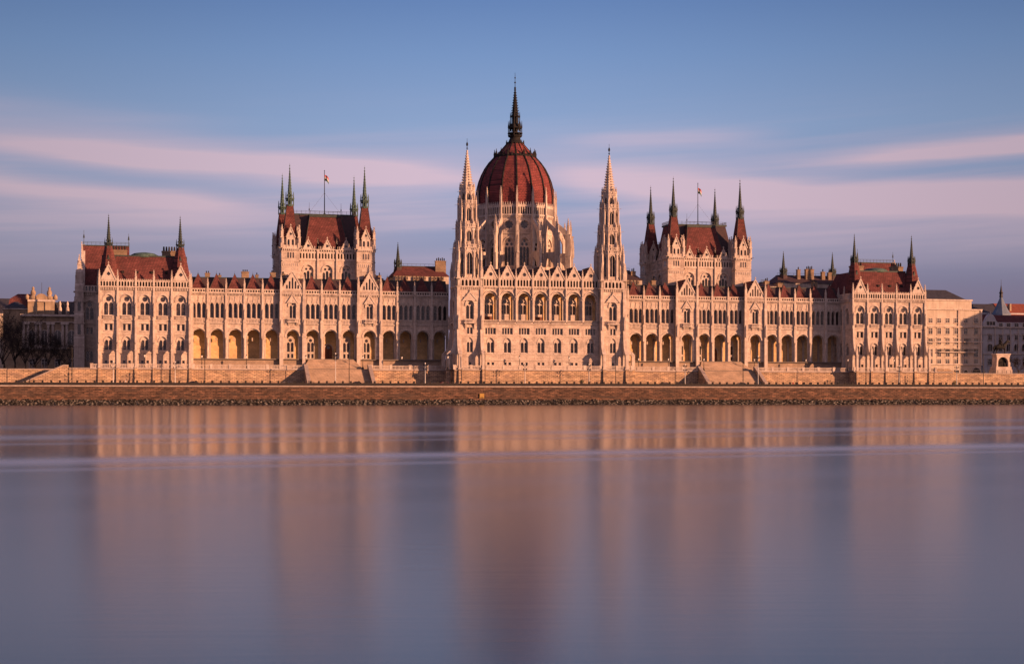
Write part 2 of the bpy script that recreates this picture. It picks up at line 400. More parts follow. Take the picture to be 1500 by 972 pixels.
O_LAN = arch(0, 1.5, 0, 4.6, 1.5, 6)
W_LAN = window('window', O_LAN, [arch(-.36, .52, .15, 4.4, 1.4, 4), arch(.36, .52, .15, 4.4, 1.4, 4)], .25, cross=False)

# copper spire with gallery crown: local z 0 at its foot
def spire_mesh(H, w, mat):
    b = MB(mat); hb = H * .24
    b.fr(0, 0, -.3, .25, w * .95, w * 1.05); b.fr(0, 0, .25, hb, w * .55, w * .5)
    for i in range(8):
        a = math.pi / 8 + math.pi / 4 * i; x, y = w * .92 * math.sin(a), -w * .92 * math.cos(a)
        b.sq(x, y, .2, hb * .75, .10, .09); b.sq(x, y, hb * .75, hb * 1.35, .14, .02)
        a2 = math.pi / 4 * i; x2, y2 = w * .72 * math.sin(a2), -w * .72 * math.cos(a2)
        b.sq(x2, y2, hb * .45, hb * .55, .2, .2)
    b.fr(0, 0, hb * .62, hb * .72, w * 1.1, w * 1.12); b.fr(0, 0, hb * .95, hb * 1.08, w * .7, w * .62)
    b.fr(0, 0, hb * 1.08, H * .93, w * .5, .05)
    for j in range(1, 9):
        t = j / 10; z = hb * 1.08 + (H * .93 - hb * 1.08) * t; r = w * .5 * (1 - t) + .05
        for i in range(4):
            a = math.pi / 8 + math.pi / 2 * i; b.sq(r * math.sin(a) * 1.1, -r * math.cos(a) * 1.1, z, z + .16, .07, .05)
    b.fr(0, 0, H * .86, H * .88, .22, .22); b.fr(0, 0, H * .93, H * .95, .16, .16); b.tube((0, 0, H * .9), (0, 0, H), .04, .03, 4)
    return b.mesh('spire')
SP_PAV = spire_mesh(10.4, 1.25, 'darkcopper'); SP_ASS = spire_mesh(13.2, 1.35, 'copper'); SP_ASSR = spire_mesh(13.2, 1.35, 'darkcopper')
SP_SM = spire_mesh(8.2, 1.25, 'darkcopper')

# ================================================================== PARLIAMENT
PARL = empty('parliament_building', (0, 10, ZQ), 'long white gothic parliament with red dome and twin spires on the river bank', 'parliament building')

# ---------------------------------------------------------------- wings
def wing_bays(s):
    B = []
    for i in range(5): B.append((78.1 + 5.42 * (4 - i) + 2.71, 5.42, 'n'))
    B.append((74.67, 6.85, 'g'))
    for i in range(3): B.append((71.25 - 5.517 * (i + .5), 5.517, 'm'))
    B.append((51.25, 6.9, 'g'))
    for i in range(4): B.append((47.8 - 5.35 * (i + .5), 5.35, 'n'))
    return [(s * c, w, k) for c, w, k in B]

def wing_buttress():
    b = MB('trim')   # local x 0, wall face y 0, absolute z
    b.fr(0, -.1, ZF - .1, ZF + .5, .62, .55); b.fr(0, -.1, ZF + .5, 19.4, .40, .38); b.fr(0, -.1, 19.4, 20.0, .42, .66)
    b.box(-.42, .42, -.55, 0, 20.0, 24.6); b.box(-.5, .5, -.7, 0, 24.6, 25.1); b.box(-.36, .36, -.5, 0, 25.1, 29.5)
    b.prof([(-.5, 29.5), (-.36, 30.2), (0, 30.2), (0, 29.5)], -.36, .36)
    b.box(-.3, .3, -.36, 0, 30.2, 33.6)
    b.box(-.18, .18, -.75, -.5, 25.6, 27.6); b.sq(0, -.62, 27.6, 28.6, .2, .03)
    b.box(-.4, .4, -.55, .2, 33.6, 34.7); b.pinn(0, -.12, 34.7, 37.9, .27)
    return b.mesh('buttress')
BUT_W = wing_buttress()
def gable_pier():
    b = MB('trim')
    b.box(-.55, .55, -.75, .1, ZF - 2.9, 20.3); b.box(-.65, .65, -.9, .1, 20.3, 20.8); b.box(-.48, .48, -.65, .1, 20.8, 30.2)
    b.box(-.22, .22, -.95, -.6, 21.6, 24.0); b.sq(0, -.8, 24.0, 25.6, .26, .03)
    b.prof([(-.65, 30.2), (-.45, 31), (.1, 31), (.1, 30.2)], -.48, .48)
    b.box(-.38, .38, -.45, .1, 31, 34.9); b.pinn(0, -.15, 34.9, 39.4, .36)
    return b.mesh('buttress')
PIER_G = gable_pier()

def wing(s):
    b = MB('stone'); y = VW
    bays = wing_bays(s); lo, hi = 26.4, 105.2
    X0, X1 = (-hi, -lo) if s < 0 else (lo, hi)
    for c, w, k in bays:
        g = k == 'g'; yy = y - 1.2 if g else y; h = w / 2
        aw = 4.0 if g else 4.25
        holes = [arch(c, aw, ZF, 20.6, 1.03, 10)]
        if g: holes.append([(x + c, z + 25.9) for x, z in O_GAB])
        else: holes += [[(x + c, z + 25.9) for x, z in l] for l in LAN3]
        b.mat('stone').panel(rect(c - h + .003, c + h - .003, ZF, 33.3), holes, yy, yy + .66)
        b.mat('trim').hood(c, aw, 20.6, 1.03, .34, yy - .14, yy + .01, 10)
        b.hood(c, aw - .5, 20.55, 1.03, .25, yy + .3, yy + .62, 8)      # inner order of the arch
        for sg in (-1, 1):   # shafts flanking the openings
            b.fr(c + sg * (aw / 2 - .16), yy + .3, ZF, 20.4, .15, .15, 6); b.fr(c + sg * (aw / 2 - .16), yy + .3, 20.2, 20.7, .16, .3, 6)
        # string courses
        b.box(c - h, c + h, yy - .22, yy + .01, 24.35, 24.6); b.row(c - h, c + h, 14, yy - .16, yy + .01, 24.05, 24.35, .5)
        b.box(c - h, c + h, yy - .18, yy + .01, 25.55, 25.75)
        b.row(c - h, c + h, 12, yy - .12, yy + .01, 24.6, 25.55, .35)
        if not g:
            for dx in (-1.55, 0, 1.55):
                b.hood(c + dx, 1.16, 29.75, 1.35, .14, yy - .12, yy + .01, 5)
                b.panel([(c + dx - .34, 30.75), (c + dx + .34, 30.75), (c + dx, 31.9)], [], yy - .14, yy + .005)
                b.sq(c + dx, yy - .07, 31.7, 32.2, .09, .07)
                b.mat('glass').box(c + dx - .11, c + dx + .11, yy - .006, yy + .01, 31.95, 32.55) if 0 else None
                b.mat('trim')
            for dx in (-.775, .775): b.fr(c + dx, yy - .05, 25.9, 29.8, .12, .12, 6); b.fr(c + dx, yy - .05, 29.6, 29.95, .13, .22, 6)
            for dx in (-1.55, 0, 1.55):
                b.panel(circ(c + dx, 32.35, .24, 8), [circ(c + dx, 32.35, .13, 8)], yy - .09, yy + .006)
        # corbel table and pierced parapet
        b.row(c - h, c + h, 13, yy - .28, yy + .01, 32.75, 33.3, .45)
        b.box(c - h, c + h, yy - .38, yy + .9, 33.3, 33.55)
        if not g:
            b.panel(rect(c - h, c + h, 33.55, 34.55), [rect(c - h + (i + .5) * w / 7 - .24, c - h + (i + .5) * w / 7 + .24, 33.75, 34.32) for i in range(7)], yy - .2, yy + .05)
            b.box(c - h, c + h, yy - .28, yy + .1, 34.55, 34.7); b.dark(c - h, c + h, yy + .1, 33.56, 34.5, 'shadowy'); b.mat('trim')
        # arcade interior
        b.mat('plaster').box(c - h, c + h, y + 5.7, y + 6.4, ZF - .2, 24)
        if k == 'n':
            b.mat('stone').box(c - .2, c + .2, y + 4.45, y + 4.6, 19.2, 20.2)
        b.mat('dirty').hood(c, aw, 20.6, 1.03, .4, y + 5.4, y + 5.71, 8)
        for sg in (-1, 1): b.box(c + sg * (h - .35), c + sg * h, y + 5.4, y + 5.71, ZF, 21)
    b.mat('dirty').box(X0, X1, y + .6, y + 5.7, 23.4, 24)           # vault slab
    b.mat('pavement').box(X0, X1, y - 1.15, y + 5.7, ZF - .3, ZF)
    b.mat('parapet').box(X0, X1, y - .5, y + .4, ZT - .2, ZF - .3)
    b.mat('coping').box(X0, X1, y - .62, y + .9, ZF - .3, ZF - .05)
    b.mat('stone').box(X0, X1, y + .95, 26, 24, 33.4)                # body behind the facade
    b.box(X0, X1, y + 6.4, 26, ZT, 24)
    W = place('wing', b, PARL, (s * 65.8, VW, ZQ)) if 0 else None
    o = MB_place('wing', b, PARL, (s * 65.8, VW, ZQ))
    for c, w, k in bays:
        g = k == 'g'
        place('window', W_GAB if g else W_TRIP, o, (c, VW - 1.2 if g else VW, 25.9))
        if k in 'mg' and not (k == 'm' and abs(abs(c) - 62.97) < 1): place('window', W_BACK, o, (c, VW + 5.3, ZF + .1))
    # door in the middle bay
    d = MB('trim'); d.hood(0, 2.3, 3.2, 1.2, .3, -.15, .02, 6); d.mat('wood').panel(arch(0, 2.3, 0, 3.2, 1.2, 7), [], -.05, .02)
    d.mat('glass').panel(circ(0, 3.7, .5), [], -.08, -.04); d.mat('bronze').box(-.03, .03, -.1, -.05, 0, 3.1)
    place('door', d, o, (s * 62.97, VW + 5.68, ZF))
    # buttresses
    edges = sorted({round(c + sg * w / 2, 2) for c, w, k in bays if k != 'g' for sg in (-1, 1)})
    ge = [s * q for q in (78.1, 71.25, 54.7, 47.8)]
    for e in edges:
        if min(abs(e - q) for q in ge) > .3 and abs(e) < 105 and abs(e) > 26.6: place('buttress', BUT_W, o, (e, VW, 0))
    for e in ge: place('buttress', PIER_G, o, (e, VW - 1.2, 0))
    # gables
    for c in (s * 74.67, s * 51.25):
        gb = MB('stone')
        gb.box(-3.4, 3.4, -.1, .8, 33.55, 34.6)
        hs = [arch(dx, .5, 34.9, 34.9 + hh, 1.4, 4) for dx, hh in ((-1.7, .9), (-.88, 2.0), (0, 3.1), (.88, 2.0), (1.7, .9))]
        gb.mat('trim').gable(0, 6.7, 34.6, 40.3, 0, .7, hs, .3)
        gb.dark(-2.1, 2.1, .5, 34.8, 37.2, 'glass'); gb.dark(-.5, .5, .5, 37.2, 38.6, 'glass')
        gb.row(-3.3, 3.3, 16, -.2, -.09, 33.6, 34.2, .5)
        gb.box(-3.4, 3.4, -.25, -.09, 34.35, 34.6)
        place('gable', gb, o, (c, VW - 1.2, 0))
        gb = MB('trim'); gb.gable(0, 3.4, 30.6, 33.2, -.25, .02, [circ(0, 31.3, .3)], .2, False, .6)
        gb.hood(0, 2.2, 29.8, 1.3, .3, -.3, .02)
        place('window_hood', gb, o, (c, VW - 1.2, 0)); gb = MB('trim')
        gb.box(-1.7, 1.7, -.9, 0, 24.7, 25.0); gb.row(-1.6, 1.6, 9, -.85, -.7, 25.0, 25.75, .4); gb.box(-1.7, 1.7, -.9, -.65, 25.75, 25.9)
        for sg in (-1, 1): gb.prof([(-.7, 24.7), (0, 24.7), (0, 23.6)], sg * 1.2 - .15, sg * 1.2 + .15)
        place('balcony', gb, o, (c, VW - 1.2, 0))
        rf = MB('redroof'); rf.add([(-3.3, .6, 34.6), (3.3, .6, 34.6), (0, .6, 40.1), (-3.3, 9, 34.6), (3.3, 9, 34.6), (0, 9, 40.1)], [(0, 1, 2), (3, 5, 4), (0, 2, 5, 3), (1, 4, 5, 2)])
        place('roof', rf, o, (c, VW - 1.2, 0))
    # pyramid roofs
    py = MB('redroof'); py.sq(0, 0, 34.0, 39.2, 2.45, .12); py.mat('darkcopper').sq(0, 0, 39.1, 39.5, .15, .1); py.tube((0, 0, 39.3), (0, 0, 40.2), .04, .03, 4)
    for sx in (-1, 1):
        py.tube((sx * 2.45, -2.45, 34.05), (sx * .12, -.12, 39.2), .07, .05, 4)
    pm = py.mesh('pyramid_roof')
    for c, w, k in bays:
        if k != 'g': place('pyramid_roof', pm, o, (c, VW + 2.9, 0))
    rf = MB('darkroof'); rf.hip(X0 + .1, X1 - .1, y + 1.2, 26, 33.5, X0 + .1, X1 - .1, y + 4.2, 23.5, 38.2)
    rf.mat('darkcopper').box(X0 + .1, X1 - .1, y + 4.1, y + 4.4, 38.15, 38.4)
    place('mansard_roof', rf, o, (0, 0, 0))
    for cx, w, h, yy in ((99.5, 1.4, 40.3, 17), (95.8, .9, 39.8, 18), (88.2, 2.2, 40.9, 17), (84.5, .9, 40.2, 19), (79.8, 1.6, 40.8, 17), (76.5, .8, 40.6, 18)) if s < 0 else ((99, 1.8, 41, 17), (87, 1.6, 40.5, 18), (43, 1.4, 40.6, 18)):
        ch = MB('rear_brick'); ch.box(-w / 2, w / 2, -.6, .6, 38, h - .5); ch.box(-w / 2 - .12, w / 2 + .12, -.72, .72, h - .75, h - .5)
        n = max(1, int(w / .6)); ch.mat('kerbstone')
        for i in range(n): ch.fr((i - (n - 1) / 2) * .6, 0, h - .5, h + .15, .2, .16, 8)
        place('chimney', ch, o, (s * cx, yy, 0))
    return o

def MB_place(name, b, parent, origin):
    """build absolute-coordinate geometry as an object whose origin is at the given point"""
    ox, oy, oz = origin
    b.v = [(x - ox, y - oy, z - oz) for x, y, z in b.v]
    return place(name, b, parent, origin)

tag(wing(-1), 'left wing, its innermost bays in shade'); tag(wing(1), 'right wing')

# ---------------------------------------------------------------- end pavilions
def pav_buttress():
    b = MB('trim')   # local: wall face y 0 ; absolute z
    b.box(-.34, .34, -.6, .1, 24.8, 31.0); b.box(-.42, .42, -.72, .1, 24.5, 24.8)
    b.box(-.14, .14, -.85, -.58, 25.6, 28.2); b.sq(0, -.72, 28.2, 29.6, .2, .03)
    b.prof([(-.6, 31.0), (-.4, 31.8), (.1, 31.8), (.1, 31.0)], -.34, .34)
    b.box(-.27, .27, -.4, .1, 31.8, 34.6); b.box(-.36, .36, -.5, .3, 34.6, 34.9)
    b.prof([(.1, 15.6), (.1, 24.5), (-.68, 24.5), (-.8, 21.5), (-1.2, 18.9), (-1.8, 17.2), (-2.7, 16.2), (-2.7, 15.2), (-2.2, 15.2), (-2.1, 15.45), (-1.8, 15.9), (-1.3, 16.1), (-.8, 15.9), (-.5, 15.4), (-.4, 14.6), (-.4, ZT), (.1, ZT)], -.3, .3)
    b.box(-.34, .34, -3.45, -2.4, ZT - .1, 15.6); b.box(-.44, .44, -3.6, -2.3, ZT - .1, ZT + .25); b.box(-.42, .42, -3.55, -2.3, 15.6, 15.9); b.pinn(0, -2.9, 15.9, 19.3, .32)
    b.mat('ashlar').prof([(-2.4, ZQ - .1), (-2.4, ZT - .1), (-3.5, ZT - .1), (-3.62, 7.5), (-4.0, ZQ - .1)], -.4, .4)
    return b.mesh('buttress')
BUT_P = pav_buttress()
GAL = None
def pavilion(s):
    cc = s * 118.25; y = VP; b = MB('stone'); P5 = 5.12
    x0, x1 = cc - 13.2, cc + 13.2
    for i in range(-2, 3):
        c = cc + i * P5; h = P5 / 2
        holes = [[(x + c, z + 25.9) for x, z in O_ROSE], [(x + c, z + 21.5) for x, z in rect(-1.15, 1.15, 0, 2.0)], [(x + c, z + 15.8) for x, z in O_TW],
                 rect(c - .2 - .9, c - .2 - .1, 12.0, 12.9), rect(c + .35, c + 1.15, 12.0, 12.9)]
        b.mat('stone').panel(rect(c - h + .003, c + h - .003, ZT - .2, 34.0), holes, y, y + .9)
        b.mat('trim').hood(c, 3.0, 30.2, 1.15, .26, y - .18, y + .01, 9); b.hood(c, 2.3, 18.5, 1.15, .22, y - .14, y + .01, 7)
        b.hood(c, 3.9, 29.9, 1.2, .16, y - .1, y + .01, 9)
        b.box(c - 1.5, c + 1.5, y - .45, y, 25.0, 25.2); b.row(c - 1.5, c + 1.5, 9, y - .4, y - .28, 25.2, 25.75, .4); b.box(c - 1.55, c + 1.55, y - .45, y - .2, 25.75, 25.9)
        b.box(c - h, c + h, y - .15, y + .01, 24.5, 24.75); b.box(c - h, c + h, y - .1, y + .01, 20.5, 20.7); b.box(c - h, c + h, y - .12, y + .01, 15.0, 15.25)
        b.box(c - 1.3, c + 1.3, y - .12, y + .01, 23.52, 23.7); b.box(c - 1.3, c + 1.3, y - .16, y + .01, 21.2, 21.4)
        b.row(c - h, c + h, 11, y - .35, y + .01, 33.2, 34.0, .5); b.box(c - h, c + h, y - .5, y + .9, 34.0, 34.25)
        b.slots(c - h + .1, c + h - .1, 6, y - .3, y - .05, 34.25, 36.0, .6, .22, .12)
        b.box(c - h, c + h, y - .4, y + .05, 36.0, 36.15); b.row(c - h, c + h, 9, y - .3, y - .1, 36.15, 36.5, .4)
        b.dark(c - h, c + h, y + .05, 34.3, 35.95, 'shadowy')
    # corner strips and side walls
    for xa, xb in ((x0, cc - 2.5 * P5), (cc + 2.5 * P5, x1)): b.mat('stone').box(xa, xb, y + .002, y + .9, ZT - .2, 34.25)
    b.mat('stone').box(x0 + .9, x1 - .9, y + .9, 27, ZT - .2, 34.2)
    for side in (-1, 1):
        X = x0 if side < 0 else x1
        b.T = Matrix.Translation((X, 0, 0)) @ Matrix.Rotation(R(-90 if side < 0 else 90), 4, 'Z')
        # local: x runs along depth, y=0 the outer face
        def lx(v): return -v if side < 0 else v
        for vc, vw in ((4.6, 4.4), (9.0, 4.4), (13.4, 4.4), (17.8, 4.4), (22.2, 4.4)):
            a = lx(vc + .0)
            hs = [[(px + a, pz + 25.9) for px, pz in O_GAB], [(px + a, pz + 15.8) for px, pz in O_TW]]
            b.mat('stone').panel(rect(a - vw / 2 + .002, a + vw / 2 - .002, ZT - .2, 34.0), hs, 0, .9)
            b.mat('trim').hood(a, 2.1, 29.8, 1.3, .2, -.15, .01); b.box(a - vw / 2, a + vw / 2, -.15, .01, 24.5, 24.75)
            b.row(a - vw / 2, a + vw / 2, 9, -.3, .01, 33.2, 34.0, .5); b.box(a - vw / 2, a + vw / 2, -.4, .9, 34.0, 34.25)
            b.slots(a - vw / 2 + .1, a + vw / 2 - .1, 5, -.2, .02, 34.25, 36.0, .6, .22, .12)
            b.box(a - vw / 2 - .4, a - vw / 2 + .4, -.7, .02, ZT, 32); b.pinn(a - vw / 2, -.1, 34.3, 38.6, .3)
        b.T = None
    o = MB_place('pavilion', b, PARL, (cc, VP, ZQ))
    for i in range(-2, 3):
        c = cc + i * P5
        place('window', W_ROSE, o, (c, y, 25.9)); place('window', W_SQ2, o, (c, y, 21.5)); place('window', W_TW, o, (c, y, 15.8))
        place('basement_window', W_B1, o, (c - .7, y, 12.0)); place('basement_window', W_B1, o, (c + .75, y, 12.0))
    sd = -1 if s > 0 else 1
    X = x0 if sd < 0 else x1
    for sd in (-1, 1):
        X = x0 if sd < 0 else x1
        for vc in (4.6, 9.0, 13.4, 17.8, 22.2):
            place('side_window', W_GAB, o, (X, vc, 25.9), R(-90 if sd < 0 else 90)); place('side_window', W_TW, o, (X, vc, 15.8), R(-90 if sd < 0 else 90))
    for i in range(6): place('buttress', BUT_P, o, (cc + (i - 2.5) * P5, y, 0))
    pp = MB('trim'); pp.pinn(0, 0, 34.9, 39.3, .3); pm = pp.mesh('pinnacle')
    for i in range(6): place('pinnacle', pm, o, (cc + (i - 2.5) * P5, y - .15, 0))
    for i in (-2, 2):
        g = MB('trim'); g.gable(0, 4.4, 36.2, 40.6, -.35, .1, [foil(0, 37.9, .55, 4, 24)], .3); g.dark(-.8, .8, 0, 37.2, 38.6, 'glass')
        g.mat('stone').box(-2.2, 2.2, .1, .5, 36.1, 37)
        g.mat('redroof').add([(-2.2, .1, 36.2), (2.2, .1, 36.2), (0, .1, 40.5), (-2.2, 4, 36.2), (2.2, 4, 36.2), (0, 4, 40.5)], [(0, 1, 2), (0, 2, 5, 3), (1, 4, 5, 2)])
        place('gable', g, o, (cc + i * P5, y, 0))
        t = MB('redroof'); t.fr(0, 0, 36.0, 41.0, 3.3, 2.35); t.fr(0, 0, 41.0, 46.2, 2.35, 1.15); t.mat('stone').fr(0, 0, 34.2, 36.0, 3.4, 3.4)
        t.mat('darkcopper')
        for k in range(4):
            a = math.pi / 2 * k; t.gable  # lucarnes
            t.T = Matrix.Rotation(a, 4, 'Z'); t.add([(-.4, -1.95, 42.2), (.4, -1.95, 42.2), (0, -1.95, 43.6), (0, -1.1, 43.6)], [(0, 1, 2), (0, 2, 3), (1, 3, 2)]); t.T = None
        place('turret_roof', t, o, (cc + i * P5, y + 4.2, 0))
        place('spire', SP_PAV, o, (cc + i * P5, y + 4.2, 45.4))
    rf = MB('redroof'); rf.hip(x0 + 1, x1 - 1, y + 1.2, 26, 34.2, x0 + 4.3, x1 - 4.3, y + 6.0, 22, 43.6)
    rf.mat('darkcopper').box(x0 + 4.2, x1 - 4.2, y + 5.9, y + 6.3, 43.5, 43.9); rf.box(x0 + 4.2, x1 - 4.2, 21.8, 22.1, 43.5, 43.8)
    rf.mat('copper').lathe([(4.4, 43.4), (4.1, 44.2), (3, 44.8), (1, 45.1)], 16, cc, y + 10)
    for dx in (-6.2, -2.1, 2.1, 6.2):
        zz = 38.6; yy_ = y + 1.2 + (zz - 34.2) / 9.4 * 4.8
        rf.mat('bronze').prof([(yy_ - .35, zz - .2), (yy_ + .5, zz + .55), (yy_ - .35, zz + .5)], cc + dx - .35, cc + dx + .35)
    place('roof', rf, o, (0, 0, 0))
    for dx, w in ((-7.2, 4.4), (7.2, 4.2)):
        ch = MB('rear_brick'); ch.box(-w / 2, w / 2, -.8, .8, 43.4, 45.6); ch.box(-w / 2 - .15, w / 2 + .15, -.95, .95, 45.2, 45.5)
        ch.mat('kerbstone'); n = 5
        for i in range(n): ch.fr((i - 2) * w / 5.4, 0, 45.6, 46.9, .32, .24, 8)
        place('chimney', ch, o, (cc + dx, y + 9, 0))
    return o
tag(pavilion(-1), 'left end pavilion'); tag(pavilion(1), 'right end pavilion')

# rear cross blocks behind the pavilions
def rear_block(s):
    b = MB('stone'); c = s * 130.2; y = 26.0
    x0, x1 = c - 8, c + 8
    holes = [[(x * .95 + s * 134.2, z + 25.6) for x, z in O_ROSE], rect(s * 134.2 - 1, s * 134.2 + 1, 21.3, 23.3), [(x + s * 134.2, z + 13.2) for x, z in O_TW]]
    b.panel(rect(x0, x1, ZT - .2, 34.2), holes, y, y + .9); b.box(x0, x1, y + 1, 62, ZT - .2, 34.2)
    b.mat('trim').hood(s * 134.2, 2.85, 29.9, 1.15, .3, y - .2, y + .01); b.box(x0, x1, y - .2, y + .01, 24.4, 24.7); b.box(x0, x1, y - .15, y + .01, 20.4, 20.6)
    b.row(x0, x1, 26, y - .35, y + .01, 33.2, 34.0, .5); b.box(x0, x1, y - .5, y + .9, 34.0, 34.25); b.slots(x0, x1, 18, y - .3, y, 34.25, 36.1, .6, .22, .12)
    b.dark(x0, x1, y + .6, 34.2, 36, 'glass')  # dark sheet behind the gallery slots, standing in for their shade
    # stepped corner pier
    e = s * 137.2
    for w, d, z0, z1 in ((1.55, 2.6, ZT - .2, 20), (1.4, 2.1, 20, 27), (1.25, 1.6, 27, 36), (1.0, 1.2, 36, 40)):
        b.box(e - w, e + w, y - d, y + 3, z0, z1); b.prof([(y - d, z1), (y - d + .5, z1 + .8), (y, z1 + .8), (y, z1)], e - w, e + w)
    for zz in (14, 17.5, 20.8, 24.4, 27.8, 31, 34): b.box(e - 1.7, e + 1.7, y - (2.75 if zz < 20 else 2.25 if zz < 27 else 1.75), y + 3.1, zz, zz + .25)
    for zz, dd in ((21.2, 2.1), (28.2, 1.6)): b.gable(e, 1.9, zz + 3.2, zz + 5, y - dd - .12, y - dd + .01, [], .15, False, .5); b.dark(e - .45, e + .45, y - dd - .02, zz, zz + 3, 'glass')
    for sg in (-1, 1): b.pinn(e + sg * .95, y - 1.1, 36.8, 40.5, .22)
    b.pinn(e, y - .2, 40, 45.5, .55)
    b.pinn(s * 131.6, y - 1.2, ZT, 20.5, .6); b.pinn(s * 131.6, y - .2, 34.3, 41.2, .4)
    for k in range(6):
        yy = y + 5 + k * 6; b.box(e - 1.6 if s < 0 else e, e if s < 0 else e + 1.6, yy - .5, yy + .5, ZT, 33); b.pinn(s * 138.2, yy, 33, 39, .4)
    o = MB_place('rear_block', b, PARL, (c, y, ZQ))
    place('window', W_ROSE, o, (s * 134.2, y, 25.6), sc_=(.95, 1, 1)); place('window', W_SQ2, o, (s * 134.2, y, 21.3), sc_=(.85, 1, 1)); place('window', W_TW, o, (s * 134.2, y, 13.2))
    # gable wall rising above the roof at the outer end
    g = MB('trim'); X = s * 136.6
    g.T = Matrix.Translation((X, y + 7.5, 0)) @ Matrix.Rotation(R(-90 if s < 0 else 90), 4, 'Z')
    g.gable(0, 15, 34.2, 49.2, 0, 1.0, [], .5); g.T = None
    place('gable', g, o, (0, 0, 0))
    r = MB('redroof'); a, bb = sorted((s * 136.2, s * 122.4))
    r.hip(a, bb, y + .8, y + 14.5, 34.2, a, bb, y + 7.2, y + 7.9, 48.8); r.mat('darkcopper').box(a, bb, y + 7.1, y + 8, 48.75, 49.05)
    for k in range(12): xx = a + (bb - a) * k / 11; r.tube((xx, y + 7.5, 49), (xx, y + 7.5, 50.0), .05, .05, 4)
    r.tube((a, y + 7.5, 50.0), (bb, y + 7.5, 50.0), .06, .06, 4); r.tube((a, y + 7.5, 49.6), (bb, y + 7.5, 49.6), .05, .05, 4)
    r.tube((a + .2, y + 7.5, 49), (a + .2, y + 7.5, 53.6), .09, .05, 5); r.fr(a + .2, y + 7.5, 51.2, 52.2, .28, .14, 6)
    r.tube((bb - .2, y + 7.5, 49), (bb - .2, y + 7.5, 52.8), .09, .05, 5); r.fr(bb - .2, y + 7.5, 50.8, 51.9, .28, .14, 6)
    place('roof', r, o, (0, 0, 0))
    return o
tag(rear_block(-1), 'shaded block behind the left end pavilion'); rear_block(1)

